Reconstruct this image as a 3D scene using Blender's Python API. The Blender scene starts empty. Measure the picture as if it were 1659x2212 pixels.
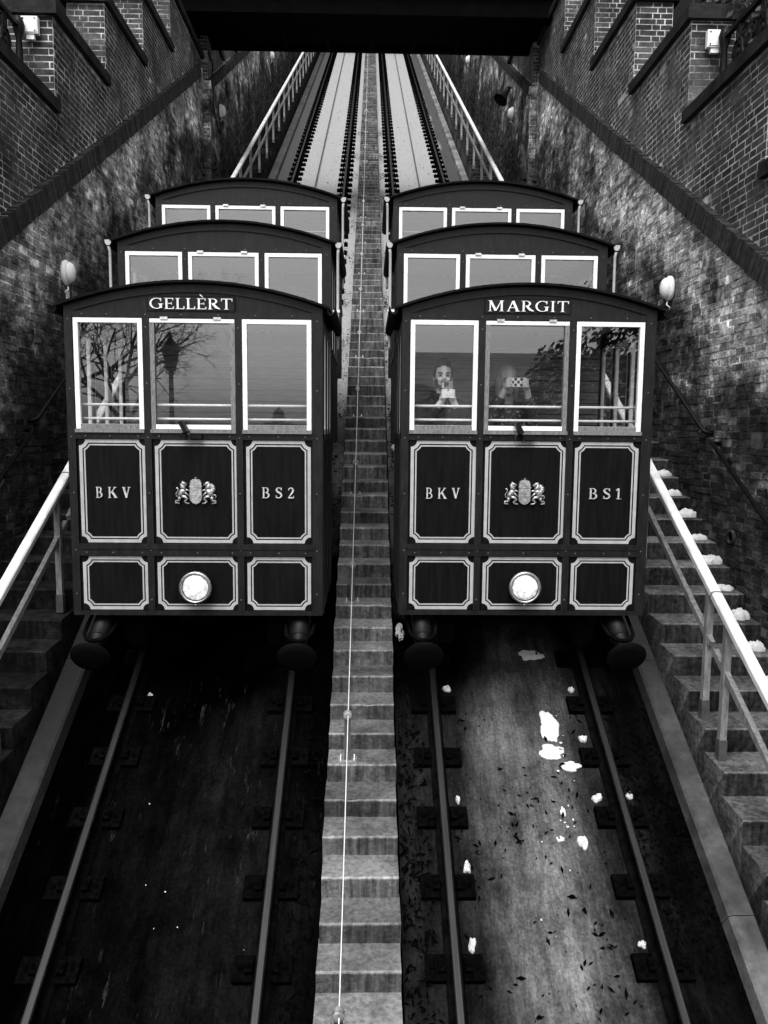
import bpy, bmesh, math, random
from mathutils import Vector, Matrix, noise
random.seed(11)
sc = bpy.context.scene
col = sc.collection
rad = math.radians
uni = random.uniform

# ------------------------------------------------------------------ camera
PITCH, YAW, ROLL = rad(6.2), rad(1.2), rad(0.5)
fw = Vector((math.sin(YAW)*math.cos(PITCH), math.cos(YAW)*math.cos(PITCH), -math.sin(PITCH)))
rt = Vector((math.cos(YAW), -math.sin(YAW), 0)); up = rt.cross(fw)
r2 = math.cos(ROLL)*rt + math.sin(ROLL)*up
u2 = -math.sin(ROLL)*rt + math.cos(ROLL)*up
cam_d = bpy.data.cameras.new('camera'); cam = bpy.data.objects.new('camera', cam_d); col.objects.link(cam)
cam_d.sensor_fit = 'VERTICAL'; cam_d.sensor_height = 24; cam_d.lens = 24*1661/2212
cam_d.clip_start = .05; cam_d.clip_end = 9000
cam.matrix_world = Matrix(((r2.x, u2.x, -fw.x, 0), (r2.y, u2.y, -fw.y, 0), (r2.z, u2.z, -fw.z, 0), (0, 0, 0, 1)))
sc.camera = cam
def project(p):                                   # pixel on the photograph's own grid, used only to rank brick sizes
    d = p.dot(fw)
    return None if d < .5 else (829.5+1661*p.dot(r2)/d, 1106-1661*p.dot(u2)/d, d)

# ------------------------------------------------------------------ sky, sun, exposure
SUN_EL, SUN_AZ = rad(55), rad(192)
w = bpy.data.worlds.new('World'); sc.world = w; w.use_nodes = True
nt = w.node_tree; bg = nt.nodes['Background']
sky = nt.nodes.new('ShaderNodeTexSky'); sky.sky_type = 'NISHITA'; sky.sun_disc = False
sky.sun_elevation = SUN_EL; sky.sun_rotation = SUN_AZ; sky.dust_density = 4; sky.air_density = 1.5
bw = nt.nodes.new('ShaderNodeRGBToBW')
nt.links.new(sky.outputs[0], bw.inputs[0]); nt.links.new(bw.outputs[0], bg.inputs[0])
bg.inputs[1].default_value = .13
sd = bpy.data.lights.new('sun', 'SUN'); so = bpy.data.objects.new('sun', sd); col.objects.link(so)
sd.energy = 1.3; sd.angle = rad(35)
dvec = Vector((math.sin(SUN_AZ)*math.cos(SUN_EL), math.cos(SUN_AZ)*math.cos(SUN_EL), math.sin(SUN_EL)))
so.rotation_euler = dvec.to_track_quat('Z', 'Y').to_euler(); so.location = (0, -20, 40)
sc.view_settings.view_transform = 'Standard'; sc.view_settings.look = 'None'
sc.view_settings.exposure = 1.15; sc.view_settings.gamma = 1

# ------------------------------------------------------------------ frame of the slope
TH = rad(30.9); CO, SI, TA = math.cos(TH), math.sin(TH), math.tan(TH)
DP = 5.5
E_ = Vector((0, CO, SI)); N_ = Vector((0, -SI, CO)); X_ = Vector((1, 0, 0))
def sl(x, s, h): return Vector((x, DP*SI + s*CO - h*SI, -DP*CO + s*SI + h*CO))
SLM = Matrix(((1, 0, 0, 0), (0, CO, -SI, DP*SI), (0, SI, CO, -DP*CO), (0, 0, 0, 1)))
def s_of_y(y, h=0): return (y - DP*SI + h*SI)/CO
def hs(y, z): return -SI*y + CO*z + DP
def z_at(y, h): return (h - DP + SI*y)/CO

# ------------------------------------------------------------------ mesh builder
class MB:
    def __init__(s): s.v = []; s.f = []; s.t = []; s.sm = []
    def add(s, vs, fs, tone=.5, smooth=False):
        b = len(s.v); s.v += [tuple(p) for p in vs]; s.t += [tone]*len(vs)
        s.f += [tuple(i+b for i in q) for q in fs]; s.sm += [smooth]*len(fs)
        return s
    def box(s, a, b, M=None, tone=.5, jit=0, open_face=None):
        x0, y0, z0 = a; x1, y1, z1 = b
        vs = [Vector((x, y, z)) for z in (z0, z1) for y in (y0, y1) for x in (x0, x1)]
        if jit: vs = [p+Vector((uni(-jit, jit), uni(-jit, jit), uni(-jit, jit))) for p in vs]
        if M: vs = [M @ p for p in vs]
        fs = [(0, 2, 3, 1), (4, 5, 7, 6), (0, 1, 5, 4), (2, 6, 7, 3), (0, 4, 6, 2), (1, 3, 7, 5)]
        return s.add(vs, fs, tone)
    def tube(s, pts, r, n=8, caps=True, tone=.5, smooth=True):
        pts = [Vector(p) for p in pts]; rs = r if isinstance(r, (list, tuple)) else [r]*len(pts)
        vs = []; fs = []; ref = None
        for i, p in enumerate(pts):
            d = (pts[min(i+1, len(pts)-1)]-pts[max(i-1, 0)])
            d = d.normalized() if d.length > 1e-9 else Vector((0, 0, 1))
            if ref is None: ref = d.orthogonal().normalized()
            ref = ref-d*ref.dot(d)
            ref = ref.normalized() if ref.length > 1e-6 else d.orthogonal().normalized()
            b = d.cross(ref)
            for k in range(n):
                a = 2*math.pi*k/n; vs.append(p+(ref*math.cos(a)+b*math.sin(a))*rs[i])
        for i in range(len(pts)-1):
            for k in range(n):
                fs.append((i*n+k, i*n+(k+1) % n, (i+1)*n+(k+1) % n, (i+1)*n+k))
        s.add(vs, fs, tone, smooth)
        if caps:
            b = len(s.v)-len(vs)
            s.f.append(tuple(b+k for k in reversed(range(n)))); s.sm.append(False)
            s.f.append(tuple(b+(len(pts)-1)*n+k for k in range(n))); s.sm.append(False)
        return s
    def lathe(s, prof, M, n=20, tone=.5, smooth=True):            # prof: (r, z) along local z
        vs = []; fs = []
        for r, z in prof:
            for k in range(n):
                a = 2*math.pi*k/n; vs.append(M @ Vector((r*math.cos(a), r*math.sin(a), z)))
        for i in range(len(prof)-1):
            for k in range(n):
                fs.append((i*n+k, i*n+(k+1) % n, (i+1)*n+(k+1) % n, (i+1)*n+k))
        if prof[0][0] > 1e-6: fs.append(tuple(reversed(range(n))))
        if prof[-1][0] > 1e-6: fs.append(tuple((len(prof)-1)*n+k for k in range(n)))
        return s.add(vs, fs, tone, smooth)
    def prism(s, poly, d0, d1, M, tone=.5):                        # poly in local xy, extruded along local z
        n = len(poly); vs = [M @ Vector((x, y, d0)) for x, y in poly]+[M @ Vector((x, y, d1)) for x, y in poly]
        fs = [tuple(reversed(range(n))), tuple(range(n, 2*n))]+[(i, (i+1) % n, n+(i+1) % n, n+i) for i in range(n)]
        return s.add(vs, fs, tone)
    def ell(s, c, r, M=None, n=10, m=7, tone=.5, rag=0):
        vs = []; fs = []; c = Vector(c)
        for j in range(m+1):
            ph = math.pi*j/m
            for k in range(n):
                a = 2*math.pi*k/n
                q = Vector((r[0]*math.sin(ph)*math.cos(a), r[1]*math.sin(ph)*math.sin(a), r[2]*math.cos(ph)))
                if rag: q *= 1+rag*noise.noise((q+c)*9)
                if M: q = M @ q
                vs.append(q+c)
        for j in range(m):
            for k in range(n):
                fs.append((j*n+k, (j+1)*n+k, (j+1)*n+(k+1) % n, j*n+(k+1) % n))
        return s.add(vs, fs, tone, True)
    def mesh(s, name):
        me = bpy.data.meshes.new(name); me.from_pydata(s.v, [], s.f)
        me.polygons.foreach_set('use_smooth', s.sm)
        at = me.attributes.new('tone', 'FLOAT', 'POINT'); at.data.foreach_set('value', s.t)
        me.update(); return me
    def build(s, name, m, parent=None, recalc=True):
        me = s.mesh(name)
        if recalc:
            b = bmesh.new(); b.from_mesh(me); bmesh.ops.recalc_face_normals(b, faces=b.faces); b.to_mesh(me); b.free()
        me.materials.append(m)
        return link(name, me, parent)
def wloc(o):
    return Vector(o.location) + (wloc(o.parent)-Vector(o['wl']) if False else Vector((0, 0, 0))) if o.parent is None else Vector(o['wl'])
def link(name, me, parent=None, loc=None):
    o = bpy.data.objects.new(name, me); col.objects.link(o)
    if parent is not None:
        o.parent = parent
        if loc is None and not parent.get('local'):
            o.matrix_parent_inverse = Matrix.Translation(-Vector(parent.location) if parent.parent is None else Vector((0, 0, 0)))
        elif loc is not None: o.location = loc
    elif loc is not None: o.location = loc
    return o
def tag(o, label=None, cat=None, group=None, kind=None):
    if label: o['label'] = label
    if cat: o['category'] = cat
    if group: o['group'] = group
    if kind: o['kind'] = kind
    return o
def thing(name, label, cat, loc=(0, 0, 0), group=None, local=False):
    o = bpy.data.objects.new(name, None); col.objects.link(o); o.location = loc; o.empty_display_size = .1
    if local: o['local'] = 1
    return tag(o, label, cat, group)
def copy_tree(o, parent=None):
    c = o.copy(); col.objects.link(c)
    if parent is not None: c.parent = parent
    for ch in list(o.children): copy_tree(ch, c)
    return c

# ------------------------------------------------------------------ materials (the photograph is black and white, so all are grey)
MATS = {}
def nd(t, k, x=0, y=0): n_ = t.nodes.new(k); return n_
def mat(name, v, rough=.7, metal=0., spec=.4, nz=None, tone=0., bump=0., bscale=60., var=None, stretch=None):
    """v base grey; nz=(scale, amount, detail) mottling; tone = how much the per-piece tone matters; var = extra builder"""
    m = bpy.data.materials.new(name); m.use_nodes = True; t = m.node_tree; b = t.nodes['Principled BSDF']
    b.inputs['Roughness'].default_value = rough; b.inputs['Metallic'].default_value = metal
    b.inputs['Specular IOR Level'].default_value = spec
    L = t.links.new
    geo = nd(t, 'ShaderNodeNewGeometry'); pos = geo.outputs['Position']
    if stretch:
        mp = nd(t, 'ShaderNodeMapping'); mp.inputs['Scale'].default_value = stretch; L(pos, mp.inputs[0]); spos = mp.outputs[0]
    else: spos = pos
    cur = nd(t, 'ShaderNodeValue'); cur.outputs[0].default_value = v; cur = cur.outputs[0]
    def mul(a, bb):
        k = nd(t, 'ShaderNodeMath'); k.operation = 'MULTIPLY'
        for i, q in enumerate((a, bb)):
            if isinstance(q, (int, float)): k.inputs[i].default_value = q
            else: L(q, k.inputs[i])
        return k.outputs[0]
    def noise_fac(scale, lo, hi, detail=5, src=None, rough_=.6, a=.35, z=.65):
        nn = nd(t, 'ShaderNodeTexNoise'); nn.inputs['Scale'].default_value = scale; nn.inputs['Detail'].default_value = detail
        nn.inputs['Roughness'].default_value = rough_
        L(src or spos, nn.inputs['Vector'])
        mr = nd(t, 'ShaderNodeMapRange'); mr.inputs[1].default_value = a; mr.inputs[2].default_value = z
        mr.inputs[3].default_value = lo; mr.inputs[4].default_value = hi; L(nn.outputs['Fac'], mr.inputs[0])
        return mr.outputs[0]
    if tone:
        at = nd(t, 'ShaderNodeAttribute'); at.attribute_name = 'tone'
        mr = nd(t, 'ShaderNodeMapRange'); mr.inputs[3].default_value = 1-tone; mr.inputs[4].default_value = 1+tone; mr.clamp = False
        L(at.outputs['Fac'], mr.inputs[0]); cur = mul(cur, mr.outputs[0])
    if nz:
        cur = mul(cur, noise_fac(nz[0], 1-nz[1], 1+nz[1], nz[2] if len(nz) > 2 else 6))
    if var: cur = var(t, L, pos, cur, mul, noise_fac, nd)
    cc = nd(t, 'ShaderNodeCombineColor')
    for i in range(3): L(cur, cc.inputs[i])
    L(cc.outputs[0], b.inputs['Base Color'])
    if bump:
        nn = nd(t, 'ShaderNodeTexNoise'); nn.inputs['Scale'].default_value = bscale; nn.inputs['Detail'].default_value = 8
        L(spos, nn.inputs['Vector']); bp = nd(t, 'ShaderNodeBump'); bp.inputs['Strength'].default_value = bump
        bp.inputs['Distance'].default_value = .02
        L(nn.outputs['Fac'], bp.inputs['Height']); L(bp.outputs[0], b.inputs['Normal'])
    MATS[name] = m; return m
def sepxyz(t, L, nd, pos):
    sp = nd(t, 'ShaderNodeSeparateXYZ'); L(pos, sp.inputs[0]); return sp.outputs
def mrange(t, L, nd, src, a, b, lo, hi, smooth=True):
    mr = nd(t, 'ShaderNodeMapRange'); mr.interpolation_type = 'SMOOTHSTEP' if smooth else 'LINEAR'
    for i, q in enumerate((a, b, lo, hi)): mr.inputs[i+1].default_value = q
    L(src, mr.inputs[0]); return mr.outputs[0]

mat('paint', .0045, .42, spec=.06, nz=(3, .35), stretch=(9, 9, 1), bump=.06, bscale=60)
mat('paint_post', .0095, .4, spec=.15, nz=(4, .35), stretch=(8, 8, 2), bump=.06, bscale=80)
mat('border', .32, .5, nz=(12, .12), bump=.02)
mat('white', .66, .45, nz=(14, .1), bump=.03, bscale=120)
mat('rail_white', .58, .4, nz=(5, .22), bump=.03)
mat('wood_grey', .13, .6, nz=(10, .5), stretch=(14, 14, 2), bump=.1, bscale=60)
mat('roof', .005, .7, spec=.05, nz=(7, .4), bump=.1)
mat('gold', .4, .35, metal=.7, nz=(40, .35), bump=.15, bscale=120)
mat('letter_metal', .5, .4, metal=.3, nz=(30, .3))
mat('chrome', .45, .25, metal=.9, nz=(10, .2))
mat('screw', .12, .4, metal=.5)
mat('interior', .2, .6, nz=(6, .3), stretch=(1, 8, 8))
mat('interior_dark', .09, .7, nz=(6, .3))
mat('black_iron', .003, .5, spec=.15, nz=(20, .4), bump=.1)
mat('black', .002, .7, spec=.05)
mat('galv', .24, .45, metal=.2, nz=(9, .35), stretch=(3, 3, 1), bump=.03)
mat('post_metal', .075, .5, metal=.2, nz=(9, .3))
mat('steel', .5, .3, metal=.8, nz=(20, .3))
mat('rail_top', .022, .4, metal=.6, nz=(3, .5), stretch=(60, .5, .5))
mat('rail_side', .003, .7, spec=0, nz=(15, .5), bump=.2)
mat('fastener', .0018, .7, spec=0, nz=(30, .5), bump=.2)
mat('rope', .05, .4, metal=.4, nz=(40, .4))
mat('cable_white', .75, .3, metal=.3)
mat('snow', .5, .65, spec=.3, nz=(30, .07), bump=.35, bscale=50)
mat('leaf', .0015, .9, spec=0, nz=(30, .6))
mat('capstone', .011, .8, spec=.15, nz=(5, .7), bump=.5, bscale=25)
mat('bridge', .0008, .8, spec=.02, nz=(3, .5))
mat('lampglass', .7, .25, nz=(40, .15), stretch=(1, 1, 8))
mat('lampwhite', .7, .35, nz=(5, .06))
mat('soil', .015, .9, nz=(1.2, .6), bump=.5, bscale=3)
mat('paving', .5, .8, nz=(2, .3), bump=.2)
mat('bark', .02, .85, nz=(12, .4), bump=.4)
mat('foliage', .035, .6, nz=(3, .6))
mat('door_grey', .35, .8); mat('stucco', .88, .9, nz=(1.5, .15)); mat('far_stone', .22, .8, nz=(.05, .3)); mat('far_roof', .08, .8)
mat('skin_shade', .3, .5); mat('skin', .6, .5, nz=(30, .08)); mat('hair_dark', .012, .5, nz=(90, .5), bump=.4, bscale=200)
mat('hair_light', .2, .5, nz=(90, .4), bump=.4, bscale=200)
mat('jacket', .005, .75, nz=(25, .4), bump=.2, bscale=40); mat('trousers', .02, .8, nz=(25, .4))
mat('eye', .008, .2); mat('phone_body', .17, .3); mat('phone_light', .5, .4)
def floral(t, L, pos, cur, mul, nf, nd):
    v = nd(t, 'ShaderNodeTexVoronoi'); v.inputs['Scale'].default_value = 26; L(pos, v.inputs['Vector'])
    return mul(cur, mrange(t, L, nd, v.outputs['Distance'], .28, .36, 7, 1))
mat('floral', .018, .8, var=floral)
def conc_centre(t, L, pos, cur, mul, nf, nd, rk=1.):
    mp = nd(t, 'ShaderNodeMapping'); mp.inputs['Scale'].default_value = (14, 1.2, 1.2); L(pos, mp.inputs[0])
    g = nd(t, 'ShaderNodeNewGeometry'); x, y, z = sepxyz(t, L, nd, g.outputs['Normal'])
    st = nf(1.6, .25, .95, 6, mp.outputs[0])                       # run-off streaks on the risers
    fac = mrange(t, L, nd, y, -.3, -.8, 0, 1)
    mx = nd(t, 'ShaderNodeMix'); mx.data_type = 'FLOAT'; L(fac, mx.inputs[0]); mx.inputs[2].default_value = 1; L(mul(st, rk), mx.inputs[3])
    return mul(mul(cur, mx.outputs[0]), nf(2.2, .45, 1.35, 8, pos))
mat('conc_centre', .13, .9, spec=.15, nz=(28, .35, 8), tone=.9, bump=.5, bscale=45, var=conc_centre)
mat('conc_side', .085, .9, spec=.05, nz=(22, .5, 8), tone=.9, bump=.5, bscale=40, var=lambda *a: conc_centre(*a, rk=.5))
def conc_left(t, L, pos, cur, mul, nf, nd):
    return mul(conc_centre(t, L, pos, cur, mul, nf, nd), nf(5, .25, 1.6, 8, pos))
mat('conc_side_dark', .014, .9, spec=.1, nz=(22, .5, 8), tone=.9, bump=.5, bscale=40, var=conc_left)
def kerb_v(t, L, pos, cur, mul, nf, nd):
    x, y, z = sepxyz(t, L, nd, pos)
    car_shade = nd(t, 'ShaderNodeMath'); car_shade.operation = 'MAXIMUM'; L(mrange(t, L, nd, y, 4.6, 7.2, 1, .12), car_shade.inputs[0]); L(mrange(t, L, nd, y, 11, 15, 0, 1.3), car_shade.inputs[1])  # shade beside the cars painted into the kerb colour, paler again further up
    return mul(mul(mul(cur, car_shade.outputs[0]), nf(1.1, .35, 1.5, 6, pos)), nf(9, .6, 1.3, 7, pos))
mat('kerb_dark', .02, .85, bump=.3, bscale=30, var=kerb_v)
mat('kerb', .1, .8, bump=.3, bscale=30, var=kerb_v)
def bed_v(rx, lo, spread, edge, spots):
    def f(t, L, pos, cur, mul, nf, nd):
        x, y, z = sepxyz(t, L, nd, pos)
        # concrete of the upper bed is clean; below the parking place of the cars it is greasy black, with the shade of the cars painted in, swept lighter down the middle
        wob = nf(.8, -1.2, 1.2, 5, pos); ya = nd(t, 'ShaderNodeMath'); L(y, ya.inputs[0]); L(wob, ya.inputs[1])
        grease = mrange(t, L, nd, ya.outputs[0], 8, 14, 0, 1)
        xa = nd(t, 'ShaderNodeMath'); L(x, xa.inputs[0]); mq = nd(t, 'ShaderNodeMapping'); mq.inputs['Scale'].default_value = (1.6, .3, .3); L(pos, mq.inputs[0]); L(nf(2.2, -.1, .1, 6, mq.outputs[0]), xa.inputs[1])
        d = nd(t, 'ShaderNodeMath'); d.operation = 'SUBTRACT'; L(xa.outputs[0], d.inputs[0]); d.inputs[1].default_value = rx
        ab = nd(t, 'ShaderNodeMath'); ab.operation = 'ABSOLUTE'; L(d.outputs[0], ab.inputs[0])
        mid = mrange(t, L, nd, ab.outputs[0], 0, spread, lo, edge)
        mp = nd(t, 'ShaderNodeMapping'); mp.inputs['Scale'].default_value = (4.5, .8, .8); L(pos, mp.inputs[0])
        mid = mul(mul(mid, nf(1.8, .5, 1.35, 8, mp.outputs[0])), mul(nf(45, .7, 1.3, 6, pos), nf(3.2, .45, 1.4, 8, pos, .75)))
        mid = mul(mid, mrange(t, L, nd, ya.outputs[0], 6.1, 7.6, 1, .1))       # shade under the standing cars, put into the bed colour
        ad = nd(t, 'ShaderNodeMath'); L(mid, ad.inputs[0]); L(mul(nf(4.2, 0, spots, 8, mp.outputs[0], .7, .6, .78), nf(1.1, 0, 1, 4, pos, .6, .45, .6)), ad.inputs[1]); mid = ad.outputs[0]
        mx = nd(t, 'ShaderNodeMix'); mx.data_type = 'FLOAT'; L(grease, mx.inputs[0]); L(mid, mx.inputs[2]); mx.inputs[3].default_value = 1
        ax = nd(t, 'ShaderNodeMath'); ax.operation = 'ABSOLUTE'; L(xa.outputs[0], ax.inputs[0])
        cur = mul(cur, mrange(t, L, nd, ax.outputs[0], 2.1, 2.3, 1, .22))      # gritty margin beside the kerb
        return mul(mul(cur, mx.outputs[0]), nf(14, .75, 1.2, 8, mp.outputs[0]))
    return f
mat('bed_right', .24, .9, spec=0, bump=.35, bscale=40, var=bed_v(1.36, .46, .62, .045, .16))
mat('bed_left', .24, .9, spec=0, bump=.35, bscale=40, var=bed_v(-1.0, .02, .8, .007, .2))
def dir_v(t, L, pos, cur, mul, nf, nd):
    return mul(mul(cur, nf(.9, .35, 1.7, 6, pos, .7)), nf(4, .6, 1.35, 5, pos))
mat('brick_up', .05, .85, spec=.15, nz=(25, .25), tone=.35, bump=.3, bscale=70, var=dir_v)
def mort_up(t, L, pos, cur, mul, nf, nd): return mul(mul(cur, nf(1.3, .12, 1.5, 6, pos, .7)), nf(7, .4, 1.5, 6, pos))
mat('mortar_up', .4, .9, bump=.3, bscale=120, var=mort_up)
def low_v(t, L, pos, cur, mul, nf, nd):
    # pale lime bloom in a belt under the string course, black soot in irregular patches
    dt = nd(t, 'ShaderNodeVectorMath'); dt.operation = 'DOT_PRODUCT'; L(pos, dt.inputs[0]); dt.inputs[1].default_value = (0, -SI, CO)
    a = nd(t, 'ShaderNodeMath'); L(dt.outputs['Value'], a.inputs[0]); L(nf(1.1, -.8, .8, 6, pos, .7), a.inputs[1])
    bloom = mrange(t, L, nd, a.outputs[0], -DP+1.2, -DP+2.8, .55, 4.8)
    return mul(mul(mul(cur, bloom), nf(.55, .18, 1.75, 7, pos, .7)), nf(6, .55, 1.5, 6, pos))
mat('brick_low', .06, .9, spec=.12, nz=(32, .6), tone=.62, bump=.6, bscale=45, var=low_v)
mat('mortar_low', .12, .95, nz=(5, .85), bump=.6, bscale=50, var=low_v)
mat('brick_band', .027, .85, spec=.15, nz=(14, .4), tone=.35, bump=.4, bscale=50)
def rear_v(t, L, pos, cur, mul, nf, nd):
    bt = nd(t, 'ShaderNodeTexBrick'); mp = nd(t, 'ShaderNodeMapping'); mp.inputs['Rotation'].default_value = (rad(90), 0, rad(90))
    bt.inputs['Scale'].default_value = 1; bt.inputs['Brick Width'].default_value = .25; bt.inputs['Row Height'].default_value = .08
    bt.inputs['Mortar Size'].default_value = .006; bt.inputs['Color1'].default_value = (.8,)*3+(1,); bt.inputs['Color2'].default_value = (1.1,)*3+(1,)
    bt.inputs['Mortar'].default_value = (.3,)*3+(1,)
    L(pos, mp.inputs[0]); L(mp.outputs[0], bt.inputs['Vector']); return mul(cur, bt.outputs['Color'])
mat('rear_brick', .008, .9, var=rear_v)
def glass_mat(name, ior, tint):
    m = bpy.data.materials.new(name); m.use_nodes = True; t = m.node_tree; t.nodes.clear(); L = t.links.new
    o = t.nodes.new('ShaderNodeOutputMaterial'); mx = t.nodes.new('ShaderNodeMixShader')
    tr = t.nodes.new('ShaderNodeBsdfTransparent'); tr.inputs[0].default_value = (tint,)*3+(1,)
    gl = t.nodes.new('ShaderNodeBsdfGlossy'); gl.inputs['Roughness'].default_value = .0
    # reflectance of a thin pane, the same from either side
    g = t.nodes.new('ShaderNodeNewGeometry'); f0 = ((ior-1)/(ior+1))**2
    dp = t.nodes.new('ShaderNodeVectorMath'); dp.operation = 'DOT_PRODUCT'; L(g.outputs['Incoming'], dp.inputs[0]); L(g.outputs['Normal'], dp.inputs[1])
    def mth(op, a, b=None):
        k = t.nodes.new('ShaderNodeMath'); k.operation = op
        for i, q in enumerate((a, b)):
            if q is None: continue
            if isinstance(q, (int, float)): k.inputs[i].default_value = q
            else: L(q, k.inputs[i])
        return k.outputs[0]
    fr = mth('ADD', mth('MULTIPLY', mth('POWER', mth('SUBTRACT', 1., mth('ABSOLUTE', dp.outputs['Value'])), 5.), 1-f0), f0)

    nz = t.nodes.new('ShaderNodeTexNoise'); nz.inputs['Scale'].default_value = 1.7
    L(g.outputs['Position'], nz.inputs['Vector'])
    bp = t.nodes.new('ShaderNodeBump'); bp.inputs['Strength'].default_value = .004; L(nz.outputs['Fac'], bp.inputs['Height']); L(bp.outputs[0], gl.inputs['Normal'])
    L(fr, mx.inputs[0]); L(tr.outputs[0], mx.inputs[1]); L(gl.outputs[0], mx.inputs[2]); L(mx.outputs[0], o.inputs[0])
    MATS[name] = m
glass_mat('glass', 2.4, .97)
def emit_mat(name, v, s):
    m = bpy.data.materials.new(name); m.use_nodes = True; b = m.node_tree.nodes['Principled BSDF']
    b.inputs['Base Color'].default_value = (v, v, v, 1); b.inputs['Roughness'].default_value = .15
    b.inputs['Emission Color'].default_value = (1, 1, 1, 1); b.inputs['Emission Strength'].default_value = s; MATS[name] = m
emit_mat('lens', .45, .2)
_t = MATS['lens'].node_tree; _b = _t.nodes['Principled BSDF']
_g = _t.nodes.new('ShaderNodeNewGeometry'); _n = _t.nodes.new('ShaderNodeTexNoise'); _n.inputs['Scale'].default_value = 22
_r = _t.nodes.new('ShaderNodeMapRange'); _r.inputs[1].default_value = .35; _r.inputs[2].default_value = .6; _r.inputs[3].default_value = .02; _r.inputs[4].default_value = .32
_t.links.new(_g.outputs['Position'], _n.inputs['Vector']); _t.links.new(_n.outputs['Fac'], _r.inputs[0]); _t.links.new(_r.outputs[0], _b.inputs['Emission Strength'])
emit_mat('bulb0', .9, .6); emit_mat('bulb', .9, 1.2)
M = MATS

# ================================================================== SETTING
S0, S1 = 0.2, 52.0
# ground beyond, terrace under the photographer, hillside either side of the cutting
g = MB(); g.box((-5000, -6000, -26), (5000, 3000, -25)); tag(g.build('ground', M['soil']), kind='structure')
g = MB(); g.box((-14, -14, -2.3), (14, .35, -1.65)); tag(g.build('terrace', M['paving']), kind='structure')
for sg in (-1, 1):
    g = MB(); n1, n2 = 26, 30
    vs = []; fs = []
    for i in range(n1):
        for j in range(n2):
            x = sg*(4.55+(i/(n1-1))**1.6*60); s = -4+j*(64/(n2-1))
            h = 2.35+.25*noise.noise((x*.5, s*.5, 0))+.02*(abs(x)-4.5)
            vs.append(sl(x, s, h if i else 1.5))
    for i in range(n1-1):
        for j in range(n2-1): fs.append((i*n2+j, (i+1)*n2+j, (i+1)*n2+j+1, i*n2+j+1))
    g.add(vs, fs, smooth=True); tag(g.build('hillside', M['soil']), kind='structure')
# bed slabs of the two tracks, and the foundation under them
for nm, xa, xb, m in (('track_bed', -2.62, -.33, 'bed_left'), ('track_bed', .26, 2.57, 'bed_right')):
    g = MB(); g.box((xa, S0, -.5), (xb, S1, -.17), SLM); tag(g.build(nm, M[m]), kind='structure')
g = MB(); g.box((-4.6, S0-3, -1.1), (4.6, S1+1, -.52), SLM); tag(g.build('foundation', M['soil']), kind='structure')

# kerbs
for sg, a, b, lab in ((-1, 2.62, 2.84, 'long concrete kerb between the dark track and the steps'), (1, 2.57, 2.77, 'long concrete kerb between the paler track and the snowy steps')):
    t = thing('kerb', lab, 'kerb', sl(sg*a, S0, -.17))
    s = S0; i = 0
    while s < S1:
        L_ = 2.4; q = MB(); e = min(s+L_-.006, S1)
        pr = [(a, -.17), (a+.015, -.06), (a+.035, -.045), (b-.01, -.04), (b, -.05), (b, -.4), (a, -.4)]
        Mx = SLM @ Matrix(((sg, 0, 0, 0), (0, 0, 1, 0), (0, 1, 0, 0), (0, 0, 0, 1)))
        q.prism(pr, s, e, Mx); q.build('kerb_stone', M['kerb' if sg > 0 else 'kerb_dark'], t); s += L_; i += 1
# rails with fasteners
def rail_poly(): return [(-.034, 0), (.034, 0), (.036, -.008), (.036, -.034), (.012, -.045), (.009, -.125), (.055, -.14), (.065, -.155), (-.065, -.155), (-.055, -.14), (-.009, -.125), (-.012, -.045), (-.036, -.034), (-.036, -.008)]
fast_me = []
for sg in (-1, 1):
    fm = MB(); a_ = lambda u, v: (min(sg*u, sg*v), max(sg*u, sg*v))
    x0_, x1_ = a_(.06, .2); fm.box((x0_, -.085, -.17), (x1_, .085, -.118))
    x0_, x1_ = a_(.065, .115); fm.box((x0_, -.04, -.15), (x1_, .04, -.075))
    for bx_, bz in ((.155, -.075), (.095, -.045)):
        fm.lathe([(.017, -.03), (.017, .028), (.010, .03), (.010, .045), (0, .046)], Matrix.Translation((sg*bx_, 0, bz-.045)), 6)
    me = fm.mesh('fastener'); me.materials.append(M['fastener']); fast_me.append(me)
for x, lab in ((-2.13, 'steel rail beside the kerb on the dark track'), (-.695, 'steel rail next to the central steps on the dark track'),
               (.61, 'steel rail next to the central steps on the paler track'), (2.045, 'steel rail beside the kerb on the paler track')):
    t = thing('rail', lab, 'rail', sl(x, S0, -.17))
    Mx = SLM @ Matrix.Translation((x, 0, 0)) @ Matrix(((1, 0, 0, 0), (0, 0, 1, 0), (0, 1, 0, 0), (0, 0, 0, 1)))
    q = MB(); q.prism([(a*.985, b-.0008) for a, b in rail_poly()], S0, S1, Mx); q.build('rail_web', M['rail_side'], t)
    q = MB(); q.prism([(-.025, -.0005), (.025, -.0005), (.02, .003), (-.02, .003)], S0, S1, Mx); q.build('running_surface', M['rail_top'], t)
    s = s_of_y(4.83)-.57*4
    while s < S1-.3:
        for me in fast_me:
            o = link('fastener', me, t)
            o.matrix_parent_inverse = Matrix.Translation(-Vector(t.location))
            o.matrix_basis = Matrix.Translation(sl(x, s, 0)) @ Matrix.Rotation(TH, 4, 'X')
        s += .56
# haul ropes above the cars, with guide rollers
for x, lab in ((-1.5, 'thin dark haul rope running up the bed above the car named GELLÈRT'), (1.36, 'thin dark haul rope running up the bed above the car named MARGIT')):
    q = MB(); q.tube([sl(x, s_of_y(10.3), -.1), sl(x, S1, -.1)], .016, 6); tag(q.build('haul_rope', M['rope']), lab, 'rope')

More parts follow.
